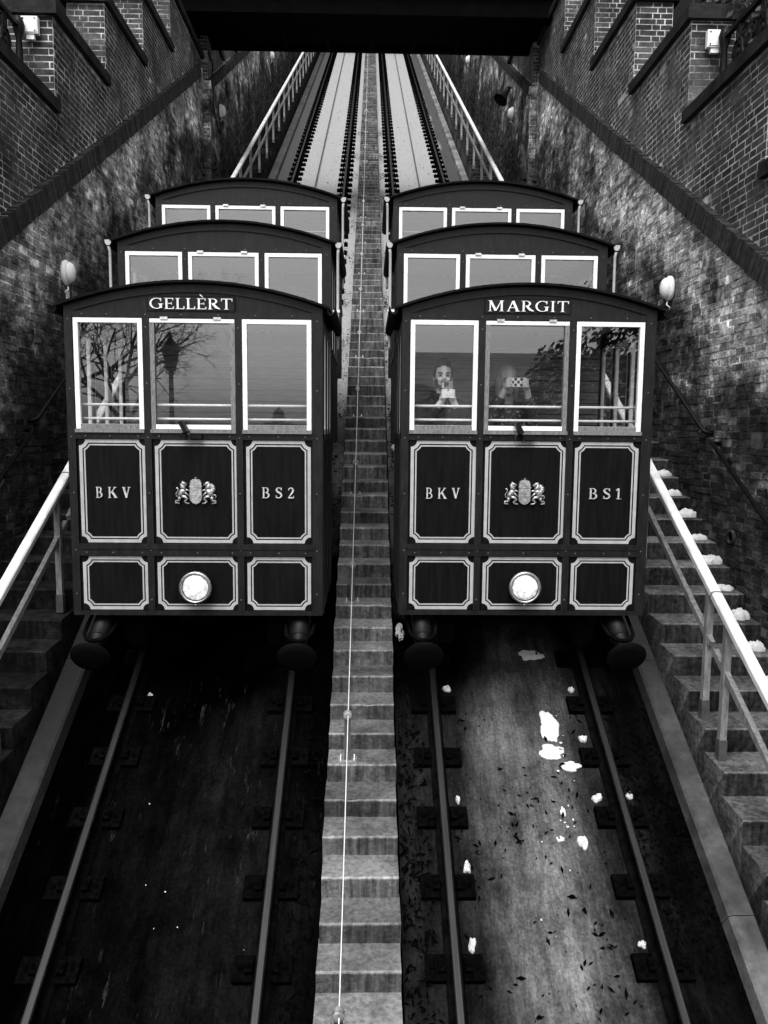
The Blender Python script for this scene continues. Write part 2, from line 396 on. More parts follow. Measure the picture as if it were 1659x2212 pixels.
# ------------------------------------------------------------------ central steps
t = thing('central_staircase', 'narrow worn concrete steps climbing between the two tracks', 'stairs', (-.04, 3.3, -4.6))
PY, PZ = .2665, .2665*TA
k = -6
while True:
    y = 4.641+k*PY; z = z_at(y, .1)
    if y > 46.5: break
    jx = uni(-.008, .008); jz = uni(-.006, .006); jy = uni(-.006, .006); x0, x1 = -.318+uni(-.006, .006), .24+uni(-.006, .006)
    q = MB(); nx = 9; vs = []; fs = []
    prof = [(y+.012, z-.34), (y+.004, z-.02), (y+.004, z-.006), (y+.012, z), (y+.026, z+.0015), (y+PY*.55, z+.0095), (y+PY+.05, z+.019), (y+PY+.05, z-.34)]
    for i in range(nx):
        x = x0+(x1-x0)*i/(nx-1); ch = .006*noise.noise((x*14, y*3, 1))
        if random.random() < .06: ch += .012
        for j, (py_, pz_) in enumerate(prof):
            d = ch if 1 <= j <= 3 else 0
            vs.append((x, py_+jy+abs(d)*1.2, pz_+jz-(abs(d) if j in (2, 3) else 0)))
    n_ = len(prof)
    for i in range(nx-1):
        for j in range(n_-1): fs.append((i*n_+j, (i+1)*n_+j, (i+1)*n_+j+1, i*n_+j+1))
    fs.append(tuple(range(n_))); fs.append(tuple((nx-1)*n_+j for j in reversed(range(n_))))
    tn = uni(.3, .65); q.add(vs, fs, tn); q.t = [min(1.3, tn+.6) if (i_ % n_) in (2, 3) else tn for i_ in range(len(vs))]; q.build('step', M['conc_centre'], t); k += 1
# rope railing on the central steps
cp = MB()
cp.box((-.026, -.012, .005), (.026, -.004, .36)); cp.box((-.026, .004, .005), (.026, .012, .36)); cp.box((-.006, -.004, .005), (.006, .004, .36))
post_me = cp.mesh('post'); post_me.materials.append(M['post_metal'])
cp = MB(); cp.box((-.075, -.055, 0), (.075, .055, .008)); plate_me = cp.mesh('base_plate'); plate_me.materials.append(M['galv'])
cp = MB()
for a, b in ((-.055, -.03), (.055, -.03), (-.055, .035), (.055, .035)): cp.lathe([(.012, 0), (.012, .012), (.006, .013), (.006, .03), (0, .031)], Matrix.Translation((a, b, .008)), 6)
bolt_me = cp.mesh('bolts'); bolt_me.materials.append(M['steel'])
cp = MB(); Mr = Matrix.Translation((0, 0, .385)) @ Matrix.Rotation(rad(90), 4, 'X')
cp.lathe([(.014, -.03), (.032, -.03), (.037, -.02), (.026, -.006), (.026, .006), (.037, .02), (.032, .03), (.014, .03)], Mr, 14)
eye_me = cp.mesh('cable_eye'); eye_me.materials.append(M['galv'])
cpts = []; yy = 5.86-1.62*2; i = 0
XP = -.155
while yy < 44:
    kk = round((yy-4.641)/PY); yn = 4.641+kk*PY; zb = z_at(yn, .1)+.006
    t = thing('cable_post', 'short galvanised post holding the thin cable on the central steps', 'post', (XP, yn+.09, zb), 'posts along the central steps', True)
    for nm, me in (('post', post_me), ('base_plate', plate_me), ('bolt', bolt_me), ('cable_eye', eye_me)): link(nm, me, t)
    cpts.append((XP+.004, yn+.06, zb+.385)); yy += 1.62; i += 1
full = []
for a, b in zip(cpts[:-1], cpts[1:]):
    for u in range(6):
        f_ = u/6; p = Vector(a).lerp(Vector(b), f_); p.z -= .03*math.sin(math.pi*f_); full.append(p)
full.append(Vector(cpts[-1]))
q = MB(); q.tube(full, .0042, 6); tag(q.build('steel_cable', M['cable_white']), 'thin bright cable threaded through posts on the central steps', 'cable')

# ------------------------------------------------------------------ side stairs
def side_stairs(sg, y0, lab, m):
    t = thing('side_staircase', lab, 'stairs', (sg*3.4, 3.4, -4.3))
    py = .3625; k = -9; noses = []
    while True:
        y = y0+k*py; z = z_at(y, .1)
        if y > 46.5: break
        xa, xb = 2.9+(.08 if sg < 0 else 0), 3.93
        q = MB(); nx = 10; vs = []; fs = []; jz = uni(-.006, .006)
        prof = [(y+.012, z-.62), (y+.004, z-.02), (y+.004, z-.006), (y+.012, z), (y+.026, z+.0015), (y+py*.5, z+.009), (y+py+.04, z+.018), (y+py+.04, z-.62)]
        for i in range(nx):
            x = sg*(xa+uni(-.004, .004)*(i == 0)+(xb-xa)*i/(nx-1)); ch = .007*noise.noise((x*10, y*3, 4))
            for j, (a, b) in enumerate(prof):
                d = ch if 1 <= j <= 3 else 0
                vs.append((x, a+abs(d)*1.3, b+jz-(abs(d) if j in (2, 3) else 0)))
        n_ = len(prof)
        for i in range(nx-1):
            for j in range(n_-1): fs.append((i*n_+j, (i+1)*n_+j, (i+1)*n_+j+1, i*n_+j+1))
        fs.append(tuple(range(n_))); fs.append(tuple((nx-1)*n_+j for j in reversed(range(n_))))
        tn = uni(.25, .65); q.add(vs, fs, tn); q.t = [min(1.3, tn+.6) if (i_ % n_) in (2, 3) else tn for i_ in range(len(vs))]; q.build('step', M[m], t); noses.append((y, z)); k += 1
    return noses
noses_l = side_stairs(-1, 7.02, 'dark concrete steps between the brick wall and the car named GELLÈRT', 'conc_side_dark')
noses_r = side_stairs(1, 7.0, 'concrete steps with snow lumps between the brick wall and the car named MARGIT', 'conc_side')

# balustrades beside the side stairs: capped white rail, mid rail, square posts
def balustrade(sg, posts, joint_list, lab, X):
    t = thing('balustrade', lab, 'railing', (sg*X, 3.4, -4.3))
    HT, HM = 1.05, .64
    for y in posts:
        zb = z_at(y, .02); zt = z_at(y, HT)-.03
        q = MB(); q.box((sg*X-.028, y-.028, zb+.12), (sg*X+.028, y+.028, zt)); p = q.build('post', M['galv'], t)
        q = MB(); q.box((sg*X-.034, y-.034, zb-.03), (sg*X+.034, y+.034, zb+.15)); s_ = q.build('post_shoe', M['post_metal'], p)
    for a, b in zip(joint_list[:-1], joint_list[1:]):
        q = MB(); hw = .046
        prof = [(-hw, -.045), (hw, -.045), (hw, -.004), (hw*.8, .008), (hw*.3, .014), (-hw*.3, .014), (-hw*.8, .008), (-hw, -.004)]
        Mx = SLM @ Matrix.Translation((sg*X, 0, HT)) @ Matrix(((1, 0, 0, 0), (0, 0, 1, 0), (0, 1, 0, 0), (0, 0, 0, 1)))
        q.prism(prof, s_of_y(a, HT)+.01, s_of_y(b, HT)-.01, Mx); r_ = q.build('handrail', M['rail_white'], t)
        q = MB(); q.box((sg*X-.038, s_of_y(a, HT)-.02, HT-.04), (sg*X+.038, s_of_y(a, HT)+.02, HT-.008), SLM); q.build('joint', M['black'], r_)
        q = MB(); q.box((sg*X-.022, s_of_y(a, HM)+.04, HM-.028), (sg*X+.022, s_of_y(b, HM)-.04, HM+.028), SLM); q.build('mid_rail', M['galv'], t)
pr = [4.5, 6.14, 6.5]+[6.5+1.65*i for i in range(1, 24)]
jr = [3.4, 6.38]+[6.38+3.3*i for i in range(1, 13)]
pl = [4.6, 6.17]+[7.62+1.63*i for i in range(0, 24)]
jl = [3.4, 7.86]+[7.86+3.26*i for i in range(1, 13)]
balustrade(1, pr, jr, 'white topped metal balustrade beside the snowy steps', 2.975)
balustrade(-1, pl, jl, 'white topped metal balustrade beside the dark snow-free steps', 3.07)

# ------------------------------------------------------------------ brick retaining walls
CAP_L = [(5.9, 8.2, 2.74), (8.2, 10.16, 3.87), (10.16, 12.13, 5.02), (12.13, 14.13, 6.18), (14.13, 16.05, 7.30), (16.05, 18.9, 8.45), (18.9, 20.75, 9.25), (20.75, 22.8, 10.4), (22.8, 24.8, 11.6), (24.8, 27, 12.8)]
CAP_R = [(5.6, 7.9, 2.50), (7.9, 9.94, 3.79), (9.94, 12.06, 5.0), (12.06, 14.27, 6.31), (14.27, 16.5, 7.62), (16.5, 18.9, 8.9), (18.9, 22.1, 9.87), (22.1, 24.2, 11.1), (24.2, 26.3, 12.3), (26.3, 28, 13.4)]
YB = 18.9                                                # the wall steps inward here, at the footbridge
def wall(sg, caps, lab):
    T = thing('retaining_wall', lab, 'wall', (sg*4.0, 5, -4))
    XL, XF, XU, XFU = 3.9, 3.74, 3.93, 3.78
    # mortar bodies
    def slab(xf, xb, ya, yb, h0, h1, nm, m):
        q = MB(); vs = []
        for x in (sg*xf, sg*xb):
            for y, h in ((ya, h0), (yb, h0), (yb, h1), (ya, h1)): vs.append((x, y, z_at(y, h)))
        q.add(vs, [(0, 1, 2, 3), (7, 6, 5, 4), (0, 4, 5, 1), (1, 5, 6, 2), (2, 6, 7, 3), (3, 7, 4, 0)]); q.build(nm, M[m], T)
    slab(XL, 4.5, 4.2, YB, -.7, 2.9, 'wall_core', 'mortar_low')
    slab(XF, 4.5, YB, 47, -.7, 2.62, 'wall_core', 'mortar_low')
    q = MB()
    for (a, b, z), (a2, b2, z2) in zip(caps, caps[1:]+[(27, 47, 0)]):
        xf = XU if b <= YB+.2 else XFU
        if b - a > 3: xf = XFU
        q = MB(); vs = []
        za, zb_ = z_at(a, 2.4), z_at(b, 2.4)
        for x in (sg*xf, sg*(xf+.55)):
            vs += [(x, a, za), (x, b, zb_), (x, b, z), (x, a, z)]
        q.add(vs, [(0, 1, 2, 3), (7, 6, 5, 4), (0, 4, 5, 1), (1, 5, 6, 2), (2, 6, 7, 3), (3, 7, 4, 0)]); q.build('parapet_core', M['mortar_up'], T)
        # capstone
        q = MB(); nseg = max(2, int((b-a)/.5)); xo, xi = xf-.075, xf+.63
        ya, yb = a-.07, b
        prof = [(xo, z), (xo, z+.14), (xo+.03, z+.165), (xi-.03, z+.165), (xi, z+.14), (xi, z)]
        Mx = Matrix(((sg, 0, 0, 0), (0, 0, 1, 0), (0, 1, 0, 0), (0, 0, 0, 1)))
        q.prism(prof, ya, yb-.002, Mx); q.build('capstone', M['capstone'], T)
    # bricks
    items = []                                           # (verts, faces, tone, kind)
    def brick_box(x, y0, y1, z0, z1, pr_, jt, kind, tone, ln=None):
        xs = sg*(x-pr_); xb = sg*(x+.02)
        vs = [Vector((xx, yy+uni(-jt, jt), zz+uni(-jt, jt))) for xx in (xb, xs+uni(-jt, jt)*.8) for yy in (y0, y1) for zz in (z0, z1)]
        items.append((vs, [(4, 6, 7, 5), (0, 4, 5, 1), (2, 3, 7, 6), (1, 5, 7, 3), (0, 2, 6, 4)], tone, kind))
    def field(x, ya, yb, test, kind, prd, jt, gap, hdr=.125, strt=.25, ch=.08, clip=None):
        zmin, zmax = z_at(ya, -.4), z_at(yb, 7)
        c = int(zmin/ch)-1
        while c*ch < zmax:
            z0 = c*ch; y = ya-.3+((hdr+strt)/4 if c % 2 else 0)+uni(-.03, .03); st = c % 2
            # only walk along the part of this course that can pass the test
            ylo = max(ya, (z0*CO - 7 + DP)/SI); yhi = min(yb, (z0*CO + .5 + DP)/SI)
            n0 = int((ylo-y)/(hdr+strt)); y += max(0, n0)*(hdr+strt)
            while y < yhi:
                L_ = (strt if st else hdr)*uni(.88, 1.12); st = 1-st
                a, b = max(y, ya), min(y+L_, yb)
                if clip: a, b = clip(a, b, z0+ch/2)
                if b-a > .05 and test((a+b)/2, z0+ch/2):
                    brick_box(x, a+gap/2, b-gap/2, z0+gap/2, z0+ch-gap/2, max(.001, random.gauss(*prd)), jt, kind, min(1, max(0, random.gauss(.5, .24))))
                y += L_
            c += 1
    HB, HBF = 2.80, 2.5
    field(XL, 5.2, YB, lambda y, z: -.05 < hs(y, z) < HB, 'low', (.005, .004), .005, .017, .2, .215)
    field(XF, YB, 46, lambda y, z: -.05 < hs(y, z) < HBF, 'low', (.005, .004), .005, .017, .2, .215)
    def captest(y, z):
        for a, b, zc in caps:
            if a <= y < b: return z < zc-.03
        return False
    def clipf(a, b, z):
        for (p0, p1, pz), (c0, c1, cz) in zip(caps[:-1], caps[1:]):
            if a < c0 < b and z > pz-.03: return c0-.001, b
        return a, b
    field(XU, 6.2, YB, lambda y, z: hs(y, z) > 3.0 and captest(y, z), 'up', (.0016, .0006), .0014, .016, .15, .24, clip=clipf)
    field(XFU, YB, 27, lambda y, z: hs(y, z) > 2.7 and captest(y, z), 'up', (.0016, .0006), .0014, .016, .15, .24, clip=clipf)
    # fronts of the parapet steps, seen between the capstones, and the brick return at the bridge
    def front(y, xa, xb, z0, z1, kind, m_=.25):
        c = int(z0/.08)
        while c*.08 < z1-.02:
            za, zb_ = max(z0, c*.08), min(z1, (c+1)*.08); x = xa-.065*(c % 2); st = c % 2
            while x < xb:
                L_ = (.125 if st else .25)*uni(.95, 1.05); st = 1-st; a, b = max(x, xa), min(x+L_, xb)
                if b-a > .03 and zb_-za > .03:
                    yo = y-abs(random.gauss(.003, .001)); j = .002
                    vs = [Vector((sg*(xx+uni(-j, j)), yy, zz+uni(-j, j))) for yy in (y+.02, yo) for xx in (a+.0075, b-.0075) for zz in (za+.0075, zb_-.0075)]
                    items.append((vs, [(4, 5, 7, 6), (0, 1, 5, 4), (2, 6, 7, 3), (1, 3, 7, 5), (0, 4, 6, 2)], min(1, max(0, random.gauss(.6, .24))), kind))
                x += L_
            c += 1
    for (a, b, z), (a2, b2, z2) in zip(caps[:-1], caps[1:]):
        xf = XU if b2 <= YB+.2 else XFU
        front(a2, xf-.004, xf+.55, z+.165, z2, 'up')
    front(YB, XFU-.004, XU+.02, z_at(YB, 2.72), 8.4 if sg < 0 else 8.85, 'up')
    front(YB, XF, XL+.02, z_at(YB, 0), z_at(YB, 2.5), 'low')
    # rank by size in the picture; the 300 largest become bricks of their own
    rank = []
    for i, (vs, fs, tn, kd) in enumerate(items):
        ps = [project(p) for p in vs[4:]]
        if any(p is None for p in ps): continue
        cx_ = sum(p[0] for p in ps)/4; cy_ = sum(p[1] for p in ps)/4
        if not (0 < cx_ < 1659 and 0 < cy_ < 2212): continue
        if kd == 'low' and sg*(cx_-796) < 330+max(0, cy_-600)*.3 and cy_ > 520: continue      # behind the cars
        pa = ps[0]; pb = ps[3]; pc = ps[1]; pd = ps[2]
        ar = abs((pb[0]-pa[0])*(pd[1]-pc[1])-(pb[1]-pa[1])*(pd[0]-pc[0]))/2
        rank.append((ar, i))
    rank.sort(reverse=True); own = {i for _, i in rank[:300]}
    rest = {'low': MB(), 'up': MB()}
    for i, (vs, fs, tn, kd) in enumerate(items):
        if i in own:
            q = MB(); q.add(vs, fs, tn); q.build('brick', M['brick_'+kd], T)
        else: rest[kd].add(vs, fs, tn)
    for kd in rest: tag(rest[kd].build('brickwork', M['brick_'+kd], T), kind='stuff')
    # string course of bricks on edge, parallel to the track
    def band(xf, ya, yb, h0, h1, single):
        s, e = s_of_y(ya, h0), s_of_y(yb, h0); j = MB(); nb = 0
        while s < e-.02:
            wd = .078*uni(.9, 1.1); p = uni(-.006, .006)
            q = MB() if single and nb < 300 else j
            q.box((sg*(xf-.06-p), s+.005, h0+uni(-.006, .006)), (sg*(xf+.1), min(s+wd, e)-.005, h1+uni(-.01, .01)), SLM, uni(0, 1), .003)
            if q is not j: q.build('coping_brick', M['brick_band'], T)
            s += wd; nb += 1
        if j.v: tag(j.build('coping_brickwork', M['brick_band'], T), kind='stuff')
        q = MB(); q.box((sg*(xf-.045), s_of_y(ya, h0), h0+.012), (sg*(xf+.3), e, h1-.012), SLM); q.build('coping_bed', M['mortar_low'], T)
    band(XL, 5.4, YB-.35, HB-.02, 3.02, True)
    band(XF, YB, 46, HBF-.02, 2.68, False)
    return T
wall(-1, CAP_L, 'tall stepped brick retaining wall beside the dark snow-free steps')
wall(1, CAP_R, 'tall stepped brick retaining wall with a loudspeaker, beside the snowy steps')
for sg, lab in ((-1, 'dark brick wall standing behind the parapet with the hanging black cable'), (1, 'dark brick wall standing behind the bushes and parapet')):
    q = MB(); vs = []
    for x in (sg*5.7, sg*6.1):
        for y, h in ((9, 2), (24, 2), (24, 6.5), (9, 6.5)): vs.append((x, y, z_at(y, h)))
    q.add(vs, [(0, 1, 2, 3), (7, 6, 5, 4), (0, 4, 5, 1), (1, 5, 6, 2), (2, 6, 7, 3), (3, 7, 4, 0)])
    tag(q.build('rear_wall', M['rear_brick']), lab, 'wall')

# ------------------------------------------------------------------ footbridge
t = thing('footbridge', 'black steel footbridge crossing over the tracks between the walls', 'bridge', (0, 17.7, 8.87))
for nm, a, b in (('deck', (-4.6, 17.9, 8.97), (4.6, 19.35, 9.25)), ('girder', (-4.6, 17.72, 8.87), (4.6, 17.86, 9.9)), ('girder', (-4.6, 19.3, 8.9), (4.6, 19.44, 9.9)),
                 ('flange', (-4.6, 17.6, 8.85), (4.6, 17.95, 8.868)), ('flange', (-4.6, 17.6, 9.35), (4.6, 17.715, 9.38))):
    q = MB(); q.box(a, b); q.build(nm, M['bridge'], t)
for i in range(9):
    q = MB(); x = -4+i; q.box((x-.06, 17.87, 8.9), (x+.06, 19.29, 8.965)); q.build('cross_beam', M['bridge'], t)
for y in (17.8, 19.38):
    q = MB(); q.tube([(-4.6, y, 10.9), (4.6, y, 10.9)], .03, 8); q.build('parapet_rail', M['bridge'], t)
    for i in range(24):
        x = -4.5+i*.39; q = MB(); q.box((x-.012, y-.012, 9.9), (x+.012, y+.012, 10.9)); q.build('baluster', M['bridge'], t)
# upper station: dark hall the tracks disappear into
t = thing('upper_station', 'dark station hall where both tracks end at the top', 'building', (0, 47, z_at(47, 0)))
zt = z_at(47, 0)
for nm, a, b in (('wall', (-4.6, 51.5, zt-1), (4.6, 52, zt+7)), ('side_wall', (-4.6, 46.6, zt-2), (-4.1, 51.5, zt+7)), ('side_wall', (4.1, 46.6, zt-2), (4.6, 51.5, zt+7)), ('roof', (-5, 43.5, zt+7), (5, 52.2, zt+7.3)), ('lintel', (-4.1, 46.6, zt+4.2), (4.1, 46.9, zt+7))):
    q = MB(); q.box(a, b); q.build(nm, M['rear_brick' if nm != 'roof' else 'roof'], t)

# ------------------------------------------------------------------ wall pipe rails, conduits, lamps, horn
def pipe_rail(sg, segs, lab):
    t = thing('pipe_handrail', lab, 'handrail', (sg*3.85, segs[0][0][0], z_at(*segs[0][0])))
    for (ya, ha), (yb, hb) in segs:
        x = 3.77 if yb < YB else 3.62
        q = MB(); q.tube([(sg*(x+.10), ya+.0, z_at(ya, ha)-.02), (sg*x, ya+.03, z_at(ya+.03, ha)), (sg*x, yb-.03, z_at(yb-.03, hb)), (sg*(x+.10), yb, z_at(yb, hb)-.02)], .024 if yb < YB else .02, 8); q.build('pipe', M['black_iron'], t)
        n_ = max(1, int((yb-ya)/1.7))
        for i in range(n_+1):
            f_ = (i+.08)/(n_+.16) if n_ else .5; y = ya+(yb-ya)*f_; h = ha+(hb-ha)*f_; z = z_at(y, h)
            q = MB(); q.tube([(sg*x, y, z-.015), (sg*(x+.05), y, z-.07), (sg*(x+.12), y, z-.08)], .013, 6)
            q.lathe([(.045, 0), (.045, .015), (0, .016)], Matrix.Translation((sg*(x+.115), y, z-.08)) @ Matrix.Rotation(rad(90)*-sg, 4, 'Y'), 10); q.build('bracket', M['black_iron'], t)
pipe_rail(1, [((5.2, 1.14), (8.42, 1.08)), ((8.6, 1.07), (13.4, 1.03)), ((13.5, 1.03), (18.6, .9)), ((19, .84), (30, .62)), ((30, .62), (44, .5))], 'dark pipe handrail fixed along the wall above the snowy steps')
pipe_rail(-1, [((5.2, .95), (8.8, .95)), ((8.86, 1.0), (13.6, .98)), ((13.7, .98), (18.6, .93)), ((19, .95), (30, .9)), ((30, .9), (44, .8))], 'dark pipe handrail fixed along the wall above the dark steps')
def bulkhead(sg, x, y, z, lab, flip=0):
    t = thing('bulkhead_lamp', lab, 'lamp', (sg*x, y, z), 'oval white bulkhead lamps on the walls')
    B = Matrix.Translation((sg*x, y, z)) @ Matrix.Rotation(rad(-90)*sg, 4, 'Y') @ Matrix.Rotation(rad(0), 4, 'Z') @ Matrix.Diagonal((1.12, .8, 1, 1))
    q = MB(); q.lathe([(.13, 0), (.14, .02), (.14, .05), (.125, .06), (.11, .062)], B, 20); q.build('base', M['lampwhite'], t)
    q = MB(); q.lathe([(.122, .055), (.118, .09), (.095, .125), (.05, .145), (0, .15)], B, 20); q.build('glass_cover', M['lampglass'], t)
    q = MB(); q.tube([(sg*(x-.05), y, z-.17), (sg*(x-.06), y-.01, z-.21), (sg*(x-.03), y-.04, z-.24), (sg*(x-.01), y+.03, z-.28)], .009, 6); q.build('lead', M['lampwhite'], t)
bulkhead(-1, 3.88, 10.1, 1.93, 'oval white bulkhead lamp beside the car named GELLÈRT, pale tag below')
bulkhead(-1, 3.72, 20.0, 7.75, 'oval white bulkhead lamp beside the hanging black cable under the footbridge')
bulkhead(-1, 3.72, 30.2, 13.7, 'oval white bulkhead lamp high on the wall above the hanging black cable')
bulkhead(1, 3.88, 10.05, 1.82, 'oval white bulkhead lamp on the wall right of the car named MARGIT')
bulkhead(1, 3.72, 21.0, 8.2, 'oval white bulkhead lamp just below the black loudspeaker')
bulkhead(1, 3.72, 30.6, 13.85, 'oval white bulkhead lamp high on the wall above the black loudspeaker')
q = MB(); q.box((-3.86, 10.1, 1.5), (-3.85, 10.2, 1.72)); tag(q.build('paper_tag', M['lampwhite']), 'small pale tag hanging on the wall under a lamp', 'tag')
t = thing('loudspeaker', 'black horn loudspeaker on the wall just beyond the footbridge', 'speaker', (3.7, 21.2, 8.8))
B = Matrix.Translation((3.5, 21.1, 8.72)) @ Vector((-.5, -.2, -.75)).normalized().to_track_quat('Z', 'Y').to_matrix().to_4x4()
q = MB(); q.lathe([(0, -.22), (.06, -.21), (.07, -.1), (.09, .0), (.19, .2), (.2, .21), (.185, .205), (.08, .02), (0, .0)], B, 20); q.build('horn', M['black_iron'], t)
q = MB(); q.tube([(3.52, 21.15, 8.85), (3.6, 21.2, 8.95), (3.73, 21.3, 8.95)], .018, 6); q.build('bracket', M['black_iron'], t)
q = MB(); q.tube([(-3.84, 18.95, 8.9), (-3.7, 19.05, 8.4), (-3.7, 19.1, 7.6), (-3.7, 19.4, 7.3), (-3.7, 19.9, 7.15), (-3.7, 19.95, 7.5)], .014, 6)
tag(q.build('hanging_cable', M['black']), 'loose black cable hanging on the wall under the footbridge', 'cable')
t = thing('drain_pipe_end', 'round pipe opening in the wall low above the snowy steps', 'pipe', (3.88, 8.06, -1.12))
B = Matrix.Translation((3.93, 8.06, -1.12)) @ Matrix.Rotation(rad(-90), 4, 'Y')
q = MB(); q.lathe([(.06, 0), (.06, .07), (.075, .07), (.075, 0)], B, 20); q.build('collar', M['conc_side'], t)
q = MB(); q.lathe([(.059, .045), (0, .045)], B, 20); q.build('bore', M['black'], t)
for x, y, z, lab in ((-4.17, 10.12, 4.86, 'square white junction box on the brick pier next to the hanging-cable side railing'), (4.19, 9.9, 4.75, 'square white junction box on the brick pier by the bushes')):
    t = thing('junction_box', lab, 'box', (x, y, z))
    q = MB(); q.box((x-.1, y-.07, z-.1), (x+.1, y-.006, z+.1)); q.build('case', M['lampwhite'], t)
    q = MB(); q.box((x-.09, y-.08, z-.085), (x+.09, y-.071, z+.09)); q.build('lid', M['white'], t)
    for a in (-.07, .07):
        for b in (-.07, .07):
            q = MB(); q.lathe([(.009, 0), (.009, .006), (0, .006)], Matrix.Translation((x+a, y-.08, z+b)) @ Matrix.Rotation(rad(90), 4, 'X'), 8); q.build('screw', M['black'], t)
    q = MB(); q.box((x-.05, y-.055, z-.16), (x+.05, y-.01, z-.102)); q.build('gland', M['lampwhite'], t)

# wrought iron railings on the lowest visible parapet step
def iron(sg, x, y1, zc, lab):
    t = thing('iron_railing', lab, 'railing', (sg*x, y1-1, zc))
    y0 = y1-3.2
    q = MB(); q.box((sg*x-.03, y0, zc+.74), (sg*x+.03, y1-.05, zc+.79)); q.build('top_rail', M['black_iron'], t)
    q = MB(); q.box((sg*x-.02, y0, zc+.08), (sg*x+.02, y1-.05, zc+.11)); q.build('bottom_rail', M['black_iron'], t)
    q = MB(); q.lathe([(.05, 0), (.05, .1), (.035, .12), (.045, .4), (.035, .62), (.06, .7), (.075, .78), (.05, .86), (0, .9)], Matrix.Translation((sg*x, y1-.12, zc)), 12); q.build('end_post', M['black_iron'], t)
    for i in range(5):
        yc = y1-.5-i*.56
        for d in (-1, 1):
            pts = [(sg*x, yc+d*(.03+.11*(a/14)*abs(math.sin(a*.5))+.1*math.sin(a*.42)), zc+.12+.62*a/14+.07*math.cos(a*.9)) for a in range(15)]
            q = MB(); q.tube(pts, .02, 6); q.build('scroll', M['black_iron'], t)
        q = MB(); q.lathe([(.035, -.02), (.06, 0), (.035, .02)], Matrix.Translation((sg*x, yc, zc+.42)) @ Matrix.Rotation(rad(90), 4, 'Y'), 12); q.build('rosette', M['black_iron'], t)
        q = MB()
        q.tube([(sg*x, yc+.14*math.cos(a*.35)*(1-a/30), zc+.42+.2*math.sin(a*.35)*(1-a/30)) for a in range(28)], .016, 6); q.build('scroll', M['black_iron'], t)
iron(-1, 4.27, 10.1, 4.04, 'ornate black iron railing on the parapet of the wall with the hanging cable')
iron(1, 4.27, 9.88, 3.96, 'ornate black iron railing on the parapet in front of the bushes')

# ================================================================== FUNICULAR CARS
ZB = -1.58
def L3(x, y, z): return Vector((x, y, z-ZB))            # car-local: x from centre, y from front, z as measured
def bpath(x0, x1, z0, z1, tt, r=.05, n=6):
    """closed outline of a panel line: rectangle with scooped corners, inset by tt"""
    R = r+tt; dl = math.sqrt(R*R-tt*tt); pts = []
    for cx_, cz_, sx, sz in ((x0, z0, 1, 1), (x1, z0, -1, 1), (x1, z1, -1, -1), (x0, z1, 1, -1)):
        a0 = math.atan2(dl, tt); a1 = math.atan2(tt, dl)
        arc = [(cx_+sx*R*math.cos(a0+(a1-a0)*i/n), cz_+sz*R*math.sin(a0+(a1-a0)*i/n)) for i in range(n+1)]
        if sx*sz < 0: arc.reverse()
        pts += arc
    return pts
def ring(q, p0, p1, ya, yb):
    n = len(p0)
    vs = [L3(x, ya, z) for x, z in p0]+[L3(x, ya, z) for x, z in p1]+[L3(x, yb, z) for x, z in p0]+[L3(x, yb, z) for x, z in p1]
    fs = []
    for i in range(n):
        j = (i+1) % n
        fs += [(i, j, n+j, n+i), (i, 2*n+i, 2*n+j, j), (n+i, n+j, 3*n+j, 3*n+i)]
    q.add(vs, fs)
# ---- serif lettering
def stroke(pts, ws):
    out = []
    n = len(pts); L_, R_ = [], []
    for i in range(n):
        a = Vector(pts[max(i-1, 0)]); b = Vector(pts[min(i+1, n-1)]); d = (b-a).normalized(); nn = Vector((-d.y, d.x)); w_ = (ws[i] if isinstance(ws, list) else ws)/2
        L_.append(Vector(pts[i])+nn*w_); R_.append(Vector(pts[i])-nn*w_)
    for i in range(n-1): out.append([L_[i], R_[i], R_[i+1], L_[i+1]])
    return out
def rect(a, b, c, d): return [[Vector((a, b)), Vector((c, b)), Vector((c, d)), Vector((a, d))]]
TK, TN, SF = .125, .045, .038
def stem(x, w_=TK, s0=True, s1=True):
    o = rect(x, 0, x+w_, 1)
    if s0: o += rect(x-.08, 0, x+w_+.08, SF)
    if s1: o += rect(x-.08, 1-SF, x+w_+.08, 1)
    return o
def arc(cx_, cy_, rx, ry, a0, a1, n=14, tk=TK, tn=TN):
    pts = []; ws = []
    for i in range(n+1):
        a = rad(a0+(a1-a0)*i/n); pts.append((cx_+rx*math.cos(a), cy_+ry*math.sin(a))); ws.append(tn+(tk-tn)*abs(math.cos(a))**1.5)
    return stroke(pts, ws)
